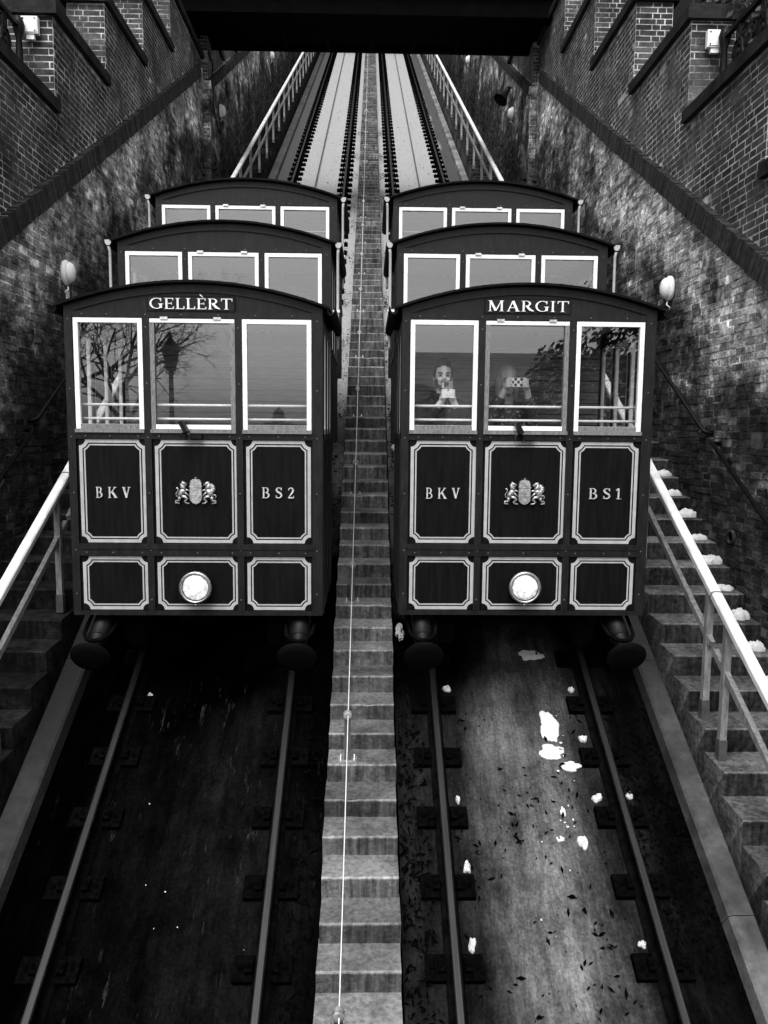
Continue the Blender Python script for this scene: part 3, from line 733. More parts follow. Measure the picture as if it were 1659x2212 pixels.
def glyph(c):
    if c in 'EÈ':
        o = stem(.1)+rect(.27, .95, .62, 1)+rect(.27, 0, .66, .055)+rect(.27, .48, .52, .53)+rect(.57, .8, .62, .95)+rect(.6, .055, .66, .22)+rect(.48, .4, .52, .62)
        if c == 'È': o += [[Vector((.22, 1.33)), Vector((.28, 1.38)), Vector((.46, 1.12)), Vector((.42, 1.1))]]
        return o, .74
    if c == 'L': return stem(.1)+rect(.27, 0, .62, .055)+rect(.56, .055, .62, .24), .7
    if c == 'T': return stem(.33, s1=False)+rect(.04, .94, .8, 1)+rect(.04, .76, .09, .94)+rect(.75, .76, .8, .94), .84
    if c == 'I': return stem(.1), .38
    if c == 'G': return arc(.52, .5, .42, .48, 50, 318, 22)+rect(.72, .07, .88, .44)+rect(.64, .42, .96, .47)+rect(.78, .7, .83, .98), 1.0
    if c == 'R': return stem(.1)+arc(.32, .745, .27, .23, 90, -90)+rect(.27, .95, .34, 1)+rect(.27, .49, .36, .54)+stroke([(.36, .52), (.6, .16), (.84, .02)], [.17, .17, .07]), .86
    if c == 'M': return stem(.08, .07)+stroke([(.13, .97), (.5, .05)], .17)+stroke([(.5, .05), (.86, .97)], .07)+stem(.84), 1.14
    if c == 'A': return stroke([(.14, .03), (.46, .98)], .07)+stroke([(.46, .98), (.78, .03)], .17)+rect(.26, .32, .66, .37)+rect(.04, 0, .26, SF)+rect(.62, 0, .94, SF), .96
    if c == 'B': return stem(.08)+arc(.3, .745, .24, .23, 90, -90)+arc(.32, .27, .29, .245, 90, -90)+rect(.25, .95, .32, 1)+rect(.25, .49, .34, .54)+rect(.25, 0, .34, .05), .76
    if c == 'K': return stem(.08)+stroke([(.25, .42), (.72, .97)], .07)+stroke([(.4, .6), (.78, .03)], .18)+rect(.56, .95, .86, 1)+rect(.62, 0, .94, SF), .94
    if c == 'V': return stroke([(.16, .97), (.46, .03)], .18)+stroke([(.46, .03), (.72, .97)], .07)+rect(.02, .95, .32, 1)+rect(.6, .95, .86, 1), .86
    if c == 'S':
        pts = [(.56, .8), (.5, .92), (.34, .97), (.18, .92), (.12, .77), (.18, .64), (.34, .53), (.52, .42), (.58, .26), (.5, .1), (.32, .03), (.16, .07), (.1, .22)]
        return stroke(pts, [.05, .06, .06, .1, .15, .16, .17, .16, .15, .1, .06, .06, .05])+rect(.55, .72, .59, .98)+rect(.07, .02, .11, .28), .68
    if c == '1': return stem(.2, s1=False)+stroke([(.24, .97), (.06, .8)], .07)+rect(.08, 0, .5, SF), .5
    if c == '2':
        pts = [(.12, .74), (.16, .9), (.32, .97), (.48, .9), (.53, .74), (.46, .55), (.28, .3), (.1, .06)]
        return stroke(pts, [.06, .08, .07, .12, .17, .14, .09, .06])+rect(.08, 0, .6, .1)+rect(.55, .1, .6, .24), .68
    return [], .4
def lettering(word, xa, xb, z0, ht, yf, m, parent, space=.0, name='letter'):
    gs = [glyph(c) for c in word]; tot = sum(g_[1] for g_ in gs)+space*(len(word)-1); k = (xb-xa)/tot; x = xa
    for g_, c in zip(gs, word):
        q = MB()
        for i, poly in enumerate(g_[0]):
            e = .0003*i; n = len(poly)
            vs = [L3(x+p.x*k, yf, z0+p.y*ht) for p in poly]+[L3(x+p.x*k, yf-.012-e, z0+p.y*ht) for p in poly]
            q.add(vs, [tuple(range(n)), tuple(range(2*n-1, n-1, -1))]+[(a, (a+1) % n, n+(a+1) % n, n+a) for a in range(n)])
        q.build(name, M[m], parent); x += (g_[1]+space)*k

WIN = ((-.975, -.42), (-.36, .33), (.39, .952))
PAN = ((-.962, -.418), (-.34, .34), (.412, .946))
W2 = 1.045; CP, CR = 1.42, .835
def roof_z(x): return .955+.2*(1-(x/1.1)**2)
def make_car(loc, name_text, num_text, lab):
    T = thing('funicular_car', lab, 'funicular car', loc, 'funicular cars', True)
    def lb(q, a, b, oy=0, oz=0): q.box(L3(a[0], a[1]+oy, a[2]+oz), L3(b[0], b[1]+oy, b[2]+oz)); return q
    for k in range(3):
        oy, oz = CP*k, CR*k; Z0 = ZB if k == 0 else -.9
        def P(nm, m, a, b, parent=T):
            return lb(MB(), a, b, oy, oz).build(nm, M[m], parent)
        # backing behind the panels, tympanum
        body = P('front_wall', 'paint', (-W2+.03, .022, Z0+.02), (W2-.03, .045, -.06))
        q = MB(); n = 16; poly = [(-1.03, .87)]+[(-1.03+2.06*i/n, roof_z(-1.03+2.06*i/n)-.02) for i in range(n+1)]+[(1.03, .87)]
        q.prism([(x, z-ZB+oz) for x, z in poly], -(oy+.012), -(oy+.04), Matrix(((1, 0, 0, 0), (0, 0, -1, 0), (0, 1, 0, 0), (0, 0, 0, 1))))
        tym = q.build('tympanum', M['paint_post'], T)
        q = MB()                                               # arched rim board under the roof
        vs = []; fs = []
        for i in range(n+1):
            x = -1.045+2.09*i/n; zt = roof_z(x)-.012; zl = zt-.062
            vs += [L3(x, oy-.004, oz+zt), L3(x, oy-.004, oz+zl), L3(x, oy+.011, oz+zt), L3(x, oy+.011, oz+zl)]
        for i in range(n):
            a = 4*i; fs += [(a, a+4, a+5, a+1), (a+1, a+5, a+7, a+3), (a, a+2, a+6, a+4)]
        q.add(vs, fs); q.build('arch_board', M['paint_post'], T)
        P('header_board', 'paint_post', (-W2+.062, -.004, .878), (W2-.062, .0115, .925))
        for s_ in (-1, 1):
            a, b = (-W2, -.982) if s_ < 0 else (.96, W2)
            P('corner_post', 'paint_post', (a, -.006, Z0), (b, .06, .96))
        for a, b in ((-.418, -.362), (.332, .388)):
            P('mullion', 'paint_post', (a, -.005, Z0+.035), (b, .04, .877))
        # windows
        for wi, (a, b) in enumerate(WIN):
            fwid = .037; zb, zt = -.052, .872; cen = wi == 1
            q = MB(); rp = lambda i_, j_: [(a+i_, zb+j_), (b-i_, zb+j_), (b-i_, zt-i_), (a+i_, zt-i_)]
            ring(q, [(x, z+oz) for x, z in rp(0, .03)], [(x, z+oz) for x, z in rp(fwid, .07)], oy, oy+.035)
            fr = q.build('window', M['wood_grey' if (cen and k == 0) else 'white'], T)
            if cen and k == 0: lb(MB(), (a+.003, -.0025, zt-fwid+.004), (b-.003, .0, zt-.003), oy, oz).build('head', M['white'], fr)
            if k == 0: lb(MB(), (a+fwid+.001, -.002, zb+.032), (b-fwid-.001, .0, zb+.069), oy, oz).build('bottom_rail', M['white' if cen else 'wood_grey'], fr)
            lb(MB(), (a-.004, -.022, zb), (b+.004, .036, zb+.029), oy, oz).build('sill', M['wood_grey'], fr)
            if cen:
                for hx in (a+.12, b-.14):
                    lb(MB(), (hx-.03, -.012, zt-.008), (hx+.03, -.0015, zt+.012), oy, oz).build('hinge', M['steel'], fr)
            q = MB(); q.add([L3(x, oy+.024, oz+z) for x, z in ((a+fwid-.006, zb+.065), (b-fwid+.006, zb+.065), (b-fwid+.006, zt-fwid+.008), (a+fwid-.006, zt-fwid+.008))], [(0, 1, 2, 3)])
            q.build('pane', M['glass'], fr, False)
        P('sill_board', 'paint_post', (-W2+.062, -.003, -.104), (W2-.062, .021, -.0525))
        for z in (.178, .063):
            q = MB(); q.tube([L3(-.96, oy+.09, oz+z), L3(.94, oy+.09, oz+z)], .011, 8); q.build('inner_rail', M['white'], T)
        # side walls
        for s_ in (-1, 1):
            xo = s_*W2; nm = 'side_wall'
            zz0 = Z0 if k == 0 else -1.0
            a = (min(xo, xo-s_*.04), .06, zz0); b = (max(xo, xo-s_*.04), CP, -.06); side = P(nm, 'paint', a, b)
            P('side_header', 'paint_post', (min(xo, xo-s_*.045), .06, .8), (max(xo, xo-s_*.045), CP, .96))
            P('belt_rail', 'paint_post', (min(xo+s_*.014, xo), .06, -.1), (max(xo+s_*.014, xo), CP, -.055))
            ys = [.06, .5, .94, CP-.06]
            for y in ys: P('side_post', 'paint_post', (min(xo+s_*.008, xo-s_*.04), y, zz0), (max(xo+s_*.008, xo-s_*.04), y+.055, .8))
            for ya, yb in zip(ys[:-1], ys[1:]):
                q = MB()
                for aa, bb in (((ya+.056, -.055), (ya+.09, .8)), ((yb-.035, -.055), (yb-.001, .8)), ((ya+.09, .76), (yb-.035, .8)), ((ya+.09, -.055), (yb-.035, -.01))):
                    lb(q, (min(xo-s_*.005, xo-s_*.035), aa[0], aa[1]), (max(xo-s_*.005, xo-s_*.035), bb[0], bb[1]), oy, oz)
                sw = q.build('side_window', M['white'], T)
                q = MB(); q.add([L3(xo-s_*.02, oy+y, oz+z) for y, z in ((ya+.088, -.012), (yb-.034, -.012), (yb-.034, .762), (ya+.088, .762))], [(0, 1, 2, 3)]); q.build('pane', M['glass'], sw, False)
        # rear partition with slats, floor, benches
        P('partition', 'interior_dark', (-W2+.04, CP-.05, Z0), (W2-.04, CP-.02, .93))
        for i in range(13):
            z = -.62+i*.11; P('slat', 'interior', (-W2+.06, CP-.075, z), (W2-.06, CP-.051, z+.1))
        P('floor', 'interior_dark', (-W2+.03, .046, -1.27 if k == 0 else -1.0), (W2-.03, CP, -1.22 if k == 0 else -.95))
        P('ceiling', 'white', (-W2+.05, .05, .935), (W2-.05, CP-.05, .945))
        for s_ in (-1, 1): P('side_lining', 'interior', (min(s_*.99, s_*1.002), .06, -1.2 if k == 0 else -.94), (max(s_*.99, s_*1.002), CP-.08, -.07))
        P('bench', 'interior', (-W2+.06, .98, -.8), (W2-.06, CP-.08, -.75))
        # roof shell with overhang
        q = MB(); n = 20; vs = []; fs = []
        for yy in (-.065, CP+.02):
            for i in range(n+1):
                x = -1.1+2.2*i/n; z = roof_z(x); nx_ = .4*x/1.1*.9
                vs += [L3(x, oy+yy, oz+z-.004), L3(x*1.004, oy+yy, oz+z+.014)]
        m_ = 2*(n+1)
        for i in range(n):
            a = 2*i; fs += [(a, a+2, a+3, a+1), (m_+a, m_+a+1, m_+a+3, m_+a+2), (a+1, a+3, m_+a+3, m_+a+1), (a, m_+a, m_+a+2, a+2)]
        fs += [(0, 1, m_+1, m_), (2*n, m_+2*n, m_+2*n+1, 2*n+1)]
        q.add(vs, fs, smooth=False); rf = q.build('roof', M['roof'], T)
        for s_ in (-1, 1):
            q = MB(); prof = [(1.085, .96), (1.085, .925), (1.1, .905), (1.13, .905), (1.15, .93), (1.155, .968), (1.145, .968), (1.138, .935), (1.125, .918), (1.105, .918), (1.096, .935), (1.096, .96)]
            q.prism([(s_*x, z-ZB+oz) for x, z in prof], -(oy-.055), -(oy+CP), Matrix(((1, 0, 0, 0), (0, 0, -1, 0), (0, 1, 0, 0), (0, 0, 0, 1)))); q.build('gutter', M['roof'], rf)
            if k:
                q = MB(); cap = [(1.09, .965), (1.09, .935), (1.105, .912), (1.13, .912), (1.148, .935), (1.15, .965)]
                q.prism([(s_*x, z-ZB+oz) for x, z in cap], -(oy-.0555), -(oy-.064), Matrix(((1, 0, 0, 0), (0, 0, -1, 0), (0, 1, 0, 0), (0, 0, 0, 1)))); q.build('gutter_end', M['border'], rf)
                q = MB(); q.tube([L3(s_*1.118, oy-.045, oz+.905), L3(s_*1.112, oy-.03, oz+.86), L3(s_*1.112, oy-.03, oz-.02), L3(s_*1.112, oy-.06, oz-.06)], .014, 8); q.build('downpipe', M['border'], rf)
                q = MB(); q.box(L3(s_*1.1-.034, oy-.05, oz+.3), L3(s_*1.1+.034, oy-.008, oz+.325)); q.build('pipe_clip', M['white'], rf)
        # screw heads on boards
        q = MB(); B0 = Matrix.Rotation(rad(90), 4, 'X')
        pts = [(x, .9) for x in (-.9, -.7, -.39, -.1, .2, .5, .8)]+[(x, -.08) for x in (-.9, -.7, -.47, -.3, .28, .44, .68, .9)]+[(s_*1.015, z) for s_ in (-1, .985) for z in (.86, .3, -.09)]+[(x, z) for x in (-.39, .36) for z in (.8, .35)]
        if k == 0: pts += [(x, z) for x in (-.92, -.7, -.46, -.3, 0, .29, .44, .68, .9) for z in (-1.0, -1.05)]+[(s_*1.012, z) for s_ in (-1, .985) for z in (-.55, -1.03, -1.4)]+[(x, z) for x in (-.39, .36) for z in (-.09, -.55, -1.03, -1.45)]+[(x, -1.562) for x in (-.9, -.5, -.1, .3, .7)]
        for x, z in pts: q.lathe([(.0065, 0), (.006, .003), (0, .004)], Matrix.Translation(L3(x, oy-.006, oz+z)) @ B0, 7)
        tag(q.build('screw_heads', M['screw'], T), kind='stuff')
    # lower front of the first cabin
    P = lambda nm, m, a, b, parent=T: lb(MB(), a, b).build(nm, M[m], parent)
    P('waist_board', 'paint_post', (-W2+.062, -.014, -1.021), (W2-.062, .021, -.974)); P('waist_board', 'paint_post', (-W2+.062, -.009, -1.076), (W2-.062, .021, -1.025))
    P('bottom_board', 'paint_post', (-W2+.004, -.012, -1.582), (W2-.004, .05, -1.547))
    for (a, b) in PAN:
        for z0, z1, r in ((-.967, -.109, .052), (-1.538, -1.084, .052)):
            pn = P('panel', 'paint', (a-.012, .012, z0-.004), (b+.012, .0215, z1+.004))
            q = MB(); ring(q, bpath(a, b, z0, z1, 0, r), bpath(a, b, z0, z1, .027, r), .0095, .0121); q.build('painted_border', M['border'], pn)
            q = MB(); ring(q, bpath(a, b, z0, z1, .038, r), bpath(a, b, z0, z1, .0495, r), .0095, .0121); q.build('painted_line', M['border'], pn)
    # headlight
    hx, hz = 0, -1.322; B = Matrix.Translation(L3(hx, .012, hz)) @ Matrix.Rotation(rad(90), 4, 'X')
    q = MB(); q.lathe([(.10, 0), (.126, .03), (.132, .09), (.13, .12), (.112, .125)], B, 28); hl = q.build('headlight', M['black_iron'], T)
    q = MB(); q.lathe([(.131, .105), (.136, .115), (.134, .135), (.122, .142), (.114, .135), (.114, .12)], B, 28); q.build('rim', M['chrome'], hl)
    q = MB(); q.lathe([(.112, .122), (.09, .134), (.05, .141), (0, .143)], B, 28); q.build('lens', M['lens'], hl)
    q = MB(); q.lathe([(.03, .146), (.027, .153), (0, .155)], B, 20); q.build('bulb', M['bulb'], hl)
    q = MB(); q.ell(L3(hx, -.1, hz-.148), (.014, .014, .014)); q.build('knob', M['chrome'], hl)
    # signal bracket under the middle window
    q = MB(); pts = [(.0, -.02), (.03, -.035), (.05, -.02), (.05, .01)]
    for i in range(9):
        a0 = rad(200-i*27); a1 = rad(200-(i+1)*27)
        p0 = (-.07+.035*math.cos(a0), -.085+.05*math.sin(a0)*.9); p1 = (-.07+.035*math.cos(a1), -.085+.05*math.sin(a1)*.9)
        q.add([L3(p0[0], -.03, p0[1]), L3(p1[0], -.03, p1[1]), L3(p1[0], -.09, p1[1]), L3(p0[0], -.09, p0[1])], [(0, 1, 2, 3)])
    br = q.build('signal_bracket', M['chrome'], T)
    q = MB(); q.box((-.016, -.05, -.05), (.016, .05, .05), Matrix.Translation(L3(-.08, -.07, .0)) @ Matrix.Rotation(rad(-28), 4, 'Y')); q.build('bracket_arm', M['black_iron'], br)
    q = MB(); q.box(L3(-.05, -.05, -.1), L3(.06, -.0035, -.06)); q.build('bracket_foot', M['black_iron'], br)
    # name, operator letters, number
    pl = lb(MB(), (-.375, -.008, .925), (.335, .0118, 1.052)).build('name_board', M['paint_post'], T)
    q = MB(); rq = lambda e: [(-.372+e, .928+e), (.332-e, .928+e), (.332-e, 1.049-e), (-.372+e, 1.049-e)]
    ring(q, rq(0), rq(.004), -.0105, -.0081); q.build('board_frame', M['black'], pl)
    if len(name_text) == 7: lettering(name_text, -.352, .322, .945, .085, -.0085, 'white', pl, .02)
    else: lettering(name_text, -.345, .315, .945, .085, -.0085, 'white', pl, .07)
    lt = lb(MB(), (-.84, .0105, -.6), (-.835, .0118, -.595)).build('operator_letters', M['paint'], T)
    lettering('BKV', -.832, -.548, -.592, .09, .0115, 'letter_metal', lt, .5)
    lt = lb(MB(), (.54, .0105, -.6), (.545, .0118, -.595)).build('car_number', M['paint'], T)
    lettering(num_text, .541, .813, -.586, .09, .0115, 'letter_metal', lt, .42)
    # coat of arms: crowned shield between lion and griffin
    q = MB(); Fm = Matrix(((1, 0, 0, 0), (0, 0, -1, 0), (0, 1, 0, 0), (0, 0, 0, 1)))
    def rel(poly, d, m_=None, base=.0): q.prism([(x*.00028-.006, z*.00028-.535-ZB) for x, z in poly], -.0115+base, d, Fm)
    # coordinates below: thousandths of the emblem, x to the right, z up
    sh = [(-170, 130), (170, 130), (178, -150), (160, -260), (90, -330), (0, -370), (-90, -330), (-160, -260), (-178, -150)]
    rel(sh, .016); em = q.build('emblem', M['gold'], T)
    q = MB(); rel([(-165, 150), (165, 150), (165, 260), (140, 330), (80, 370), (-80, 370), (-140, 330), (-165, 260)], .013); rel([(-185, 135), (185, 135), (185, 165), (-185, 165)], .019); rel([(-8, 370), (8, 370), (8, 430), (-8, 430)], .012); rel([(-28, 395), (28, 395), (28, 410), (-28, 410)], .0125)
    for x in (-90, 0, 90): rel([(x-30, 190), (x+30, 190), (x, 270)], .017)
    q.build('crown', M['gold'], em)
    q = MB()
    for zz in (-95, -135):
        for i in range(8):
            xa, xb = -165+i*41, -165+(i+1)*41; za = zz+14*math.sin(i*1.6); zb_ = zz+14*math.sin((i+1)*1.6)
            rel([(xa, za-9), (xb, zb_-9), (xb, zb_+9), (xa, za+9)], .0205)
    for zc, hw in ((10, 80), (-240, 75)):
        rel([(-hw, zc-45), (hw, zc-45), (hw, zc+25), (-hw, zc+25)], .0185)
        for x in (-hw+15, 0, hw-15): rel([(x-15, zc+24), (x+15, zc+24), (x+15, zc+50), (x-15, zc+50)], .0186)
    q.build('shield_charge', M['gold'], em)
    def limb(q, pts, rs): q.tube([L3(x*.00028-.006, -.012+d*.00028, z*.00028-.535) for x, d, z in pts], [r*.00028 for r in rs], 7)
    for s_, nm in ((-1, 'lion'), (1, 'griffin')):
        q = MB(); X = lambda p: [(s_*a, d, b) for a, d, b in p]
        limb(q, X([(470, 0, -150), (440, -5, -60), (380, -10, 20), (310, -10, 70)]), [70, 78, 88, 60])
        limb(q, X([(330, -10, 60), (380, -15, 150), (400, -10, 220), (370, -10, 260)]), [70, 66, 60, 45])
        if s_ < 0: limb(q, X([(400, -12, 250), (330, -15, 245), (250, -15, 215)]), [62, 48, 22]); limb(q, X([(340, -12, 200), (270, -14, 170)]), [26, 16]); limb(q, X([(390, -8, 290), (370, -8, 320)]), [24, 6])
        else: limb(q, X([(400, -12, 260), (330, -15, 250), (255, -15, 215), (235, -15, 190)]), [60, 46, 26, 8]); limb(q, X([(330, -12, 210), (270, -14, 180)]), [24, 14])
        limb(q, X([(340, -5, 0), (270, -10, -60), (200, -10, -130)]), [34, 26, 18]); limb(q, X([(320, -5, 60), (250, -8, 50), (190, -10, 30)]), [30, 24, 18])
        limb(q, X([(430, -5, -130), (310, -10, -150), (250, -12, -210), (330, -10, -290), (280, -10, -340), (190, -10, -352)]), [56, 52, 46, 30, 26, 22])
        limb(q, X([(470, -5, -140), (480, -10, -220), (500, -10, -270), (590, -8, -270), (600, -8, -330), (480, -8, -352)]), [60, 50, 36, 26, 28, 22])
        if s_ < 0: limb(q, X([(510, 0, -150), (570, 5, -140), (580, 5, -60), (520, 5, 30), (520, 0, 90), (570, 0, 110)]), [18, 16, 16, 16, 24, 30])
        else:
            limb(q, X([(500, 0, -100), (580, 5, -90), (600, 5, -150), (560, 5, -200)]), [18, 16, 16, 10])
            for i in range(8):
                a = rad(80-i*26); limb(q, X([(420, -20, 80), (440+110*math.cos(a), -24, 90+125*math.sin(a)), (445+150*math.cos(a-.2), -18, 90+165*math.sin(a-.2))]), [24, 30, 10])
        q.build(nm, M['gold'], em)
    # buffers
    for s_ in (-1, 1):
        B = Matrix.Translation(L3(s_*.845, .22, -1.63)) @ Vector((0, -CO, -SI)).to_track_quat('Z', 'Y').to_matrix().to_4x4()
        q = MB(); q.lathe([(.085, -.1), (.085, .27), (.07, .275), (.07, .285), (.075, .29), (.075, .3), (.07, .305), (.07, .33), (.055, .36), (.045, .46), (.06, .48)], B, 20); bf = q.build('buffer', M['black_iron'], T)
        q = MB(); q.lathe([(0, .475), (.155, .48), (.165, .492), (.162, .505), (.1, .52), (0, .525)], B, 28); q.build('buffer_disc', M['black'], bf)
        q = MB()
        pts = [(-.125, 0, .0), (-.12, -.02, .16), (-.105, -.05, .28), (-.06, -.07, .36), (0, -.075, .38), (.06, -.07, .36), (.105, -.05, .28), (.12, -.02, .16), (.125, 0, 0)]
        q.tube([B @ Vector((a, -b*.9, c)) for a, b, c in pts], .017, 6); q.build('yoke', M['rail_side'], bf)
    # chassis and wheels, along the slope
    q = MB()
    for s_ in (-1, 1):
        q.box((s_*.6-.06, .25, -.12), (s_*.6+.06, 5.0, .1), Matrix.Translation(L3(0, .05, -1.95)) @ Matrix.Rotation(TH, 4, 'X'))
    q.box((-1.0, .5, .1), (1.0, 4.9, .2), Matrix.Translation(L3(0, .05, -1.95)) @ Matrix.Rotation(TH, 4, 'X'))
    q.build('chassis', M['black'], T)
    for yy in (.9, 4.2):
        for s_ in (-1, 1):
            cy_ = yy; zr = z_at(6.4+yy, 0)
            c = Vector((s_*.72, yy, zr-ZB)) + Vector((0, -SI, CO))*.28
            q = MB(); q.lathe([(0, -.05), (.27, -.05), (.28, .02), (.31, .03), (.31, .06), (.08, .07), (0, .07)], Matrix.Translation(c) @ Matrix.Rotation(rad(-90)*s_, 4, 'Y'), 28); q.build('wheel', M['black_iron'], T)
    return T
make_car((-1.424, 6.4, ZB), 'GELLÈRT', 'BS2', 'dark wooden three-stepped car named GELLÈRT, numbered BS2, with lit headlight')
make_car((1.315, 6.4, ZB+.012), 'MARGIT', 'BS1', 'dark wooden three-stepped car named MARGIT, numbered BS1, with passengers behind its front windows')

# ================================================================== PASSENGERS in the front cabin of the second car
def remesh(q, name, voxel, m, parent, smooth_it=4):
    o = q.build(name, m, parent)
    md = o.modifiers.new('r', 'REMESH'); md.mode = 'VOXEL'; md.voxel_size = voxel; md.use_smooth_shade = True
    ms = o.modifiers.new('s', 'SMOOTH'); ms.iterations = smooth_it; ms.factor = .5
    dg = bpy.context.evaluated_depsgraph_get(); me = bpy.data.meshes.new_from_object(o.evaluated_get(dg))
    o.modifiers.clear(); o.data = me; return o
def cap(q, pts, rs): q.tube(pts, rs, 12)
def person(base, lab, eye_z, top_m, hair_m, man, phone_c, land):
    x, y, zf = base
    T = thing('person', lab, 'person', base)
    hz = eye_z                                            # head centre height
    b = MB()
    b.ell((x, y, hz+.03), (.076, .094, .105)); b.ell((x, y-.03, hz-.045), (.06, .068, .075)); b.ell((x, y-.075, hz-.1), (.03, .025, .022))
    cap(b, [(x, y-.088, hz+.02), (x, y-.108, hz-.022), (x, y-.112, hz-.032)], [.011, .016, .012])
    b.ell((x-.014, y-.1, hz-.035), (.009, .01, .008)); b.ell((x+.014, y-.1, hz-.035), (.009, .01, .008))
    b.ell((x, y-.092, hz-.068), (.026, .01, .007)); b.ell((x, y-.09, hz-.078), (.022, .01, .007))
    b.ell((x, y-.082, hz+.022), (.055, .02, .011))
    for s_ in (-1, 1): b.ell((x+s_*.079, y+.005, hz-.01), (.01, .02, .032)); b.ell((x+s_*.04, y-.07, hz-.03), (.02, .022, .02))
    cap(b, [(x, y+.01, hz-.06), (x, y+.02, hz-.2)], [.055, .062])
    shz = hz-.24
    cap(b, [(x, y+.02, shz-.02), (x, y+.03, shz-.28), (x, y+.03, shz-.5)], [.12, .14, .13])
    for s_ in (-1, 1):
        cap(b, [(x+s_*.08, y+.04, shz-.55), (x+s_*.09, y+.03, shz-.95), (x+s_*.1, y+.05, zf+.08)], [.085, .06, .045])
        cap(b, [(x+s_*.1, y+.08, zf+.035), (x+s_*.1, y-.12, zf+.03)], [.04, .03])
    px, py, pz = phone_c
    elb = []
    for s_ in (-1, 1):
        sh = Vector((x+s_*.175, y+.02, shz-.03)); el = Vector((x+s_*.25, y-.04, shz-.3)); wr = Vector((px+s_*(.05 if not land else .095), py+.03, pz-(.1 if not land else .06)))
        cap(b, [sh, el, wr], [.05, .042, .03]); elb.append((sh, el, wr))
        hand = Vector((px+s_*(.034 if not land else .075), py+.012, pz-(.05 if not land else .02)))
        cap(b, [wr, wr.lerp(hand, .5), hand], [.027, .034, .03])
        for i in range(4):                                # fingers curl round the phone's front, thumb behind
            fz = pz-.075+i*.021 if not land else pz-.045+i*.021
            L_ = (.9, 1.05, 1.0, .8)[i]
            k0 = Vector((hand.x+s_*.022, hand.y+.0, fz)); k1 = Vector((hand.x+s_*.018, hand.y-.03, fz+.004)); k2 = Vector((hand.x-s_*.012*L_, hand.y-.037, fz+.008)); k3 = Vector((hand.x-s_*.034*L_, hand.y-.03, fz+.01))
            cap(b, [k0, k1, k2, k3], [.0095, .0095, .009, .0075])
        th = [Vector((hand.x+s_*.01, hand.y+.02, hand.z)), Vector((hand.x-s_*.012, hand.y+.026, hand.z+.03)), Vector((hand.x-s_*.028, hand.y+.02, hand.z+.052))]
        cap(b, th, [.013, .011, .009])
    remesh(b, 'body', .0058, M['skin' if man else 'skin_shade'], T, 2)
    j = MB()                                              # jacket
    cap(j, [(x, y+.025, shz+.04), (x, y+.025, shz-.06), (x, y+.03, shz-.3), (x, y+.03, shz-.62)], [.095, .15, .165, .16])
    for s_ in (-1, 1): j.ell((x+s_*.1, y+.025, shz-.03), (.12, .1, .085)); j.ell((x+s_*.09, y+.03, shz-.35), (.12, .14, .3))
    for sh, el, wr in elb: cap(j, [sh, sh.lerp(el, .5), el, el.lerp(wr, .55), el.lerp(wr, .86)], [.078, .07, .062, .055, .046])
    if man:
        n = 16
        for i in range(n): a = 2*math.pi*i/n; cap(j, [(x+.085*math.cos(a), y+.02+.085*math.sin(a), shz+.02), (x+.098*math.cos(a), y+.015+.1*math.sin(a), shz+.12-.035*max(0, -math.sin(a)))], [.025, .018])
    remesh(j, 'jacket', .011, M[top_m], T, 5)
    tr = MB()
    for s_ in (-1, 1): cap(tr, [(x+s_*.07, y+.04, shz-.5), (x+s_*.09, y+.035, shz-.95), (x+s_*.1, y+.05, zf+.09)], [.115, .085, .075])
    remesh(tr, 'trousers', .014, M['trousers'], T, 4)
    sh_ = MB()
    for s_ in (-1, 1): sh_.ell((x+s_*.1, y-.02, zf+.045), (.05, .14, .045))
    sh_.build('shoes', M['black'], T)
    h = MB()
    if man:
        h.ell((x, y+.018, hz+.062), (.083, .1, .092)); h.ell((x, y-.03, hz+.115), (.068, .058, .03))
        for s_ in (-1, 1): h.ell((x+s_*.077, y+.0, hz+.02), (.012, .035, .05))
        # cut the face clear: hair sits behind and above the brow
        h.ell((x, y-.02, hz+.128), (.058, .06, .034))
    else:
        h.ell((x, y+.025, hz+.05), (.09, .1, .1)); h.ell((x-.075, y+.02, hz-.08), (.04, .06, .14)); h.ell((x+.07, y+.03, hz-.06), (.035, .055, .12))
    hv = [v for v in h.v]
    remesh(h, 'hair', .007, M[hair_m], T, 2)
    if man:
        bd = MB(); bd.ell((x, y-.045, hz-.1), (.05, .054, .036))
        for s_ in (-1, 1): bd.ell((x+s_*.052, y-.025, hz-.065), (.018, .05, .045)); bd.ell((x+s_*.018, y-.098, hz-.054), (.018, .011, .006))
        remesh(bd, 'beard', .006, M['hair_dark'], T, 2)
    for s_ in (-1, 1):
        q = MB(); q.ell((x+s_*.032, y-.084, hz), (.013, .009, .0075)); q.build('eye', M['eye'], T)
        q = MB(); cap(q, [(x+s_*.014, y-.1, hz+.022), (x+s_*.034, y-.1, hz+.028), (x+s_*.052, y-.088, hz+.022)], [.005, .006, .004]); q.build('eyebrow', M['hair_dark'], T)
    return T
FZ = -1.208
person((.652, 6.84, FZ), 'bearded person in a dark high-collared jacket raising a phone behind the car window', .46, 'jacket', 'hair_dark', True, (.68, 6.65, .335), False)
person((1.235, 6.9, FZ), 'person in dark floral clothes holding a chequered phone sideways across the face', .42, 'floral', 'hair_light', False, (1.275, 6.68, .405), True)
def phone(c, w_, h_, lab):
    x, y, z = c; t = thing('phone', lab, 'phone', c)
    q = MB(); q.box((x-w_, y-.005, z-h_), (x+w_, y+.004, z+h_)); q.build('case', M['phone_body' if h_ > w_ else 'phone_light'], t); return t
px, py, pz = .68, 6.65, .335
t = phone((px, py, pz), .038, .075, 'upright smooth phone held up by the bearded person')
q = MB(); q.box((px-.034, py-.0085, pz+.027), (px+.002, py-.0051, pz+.067)); cbm = q.build('camera_bump', M['interior_dark'], t)
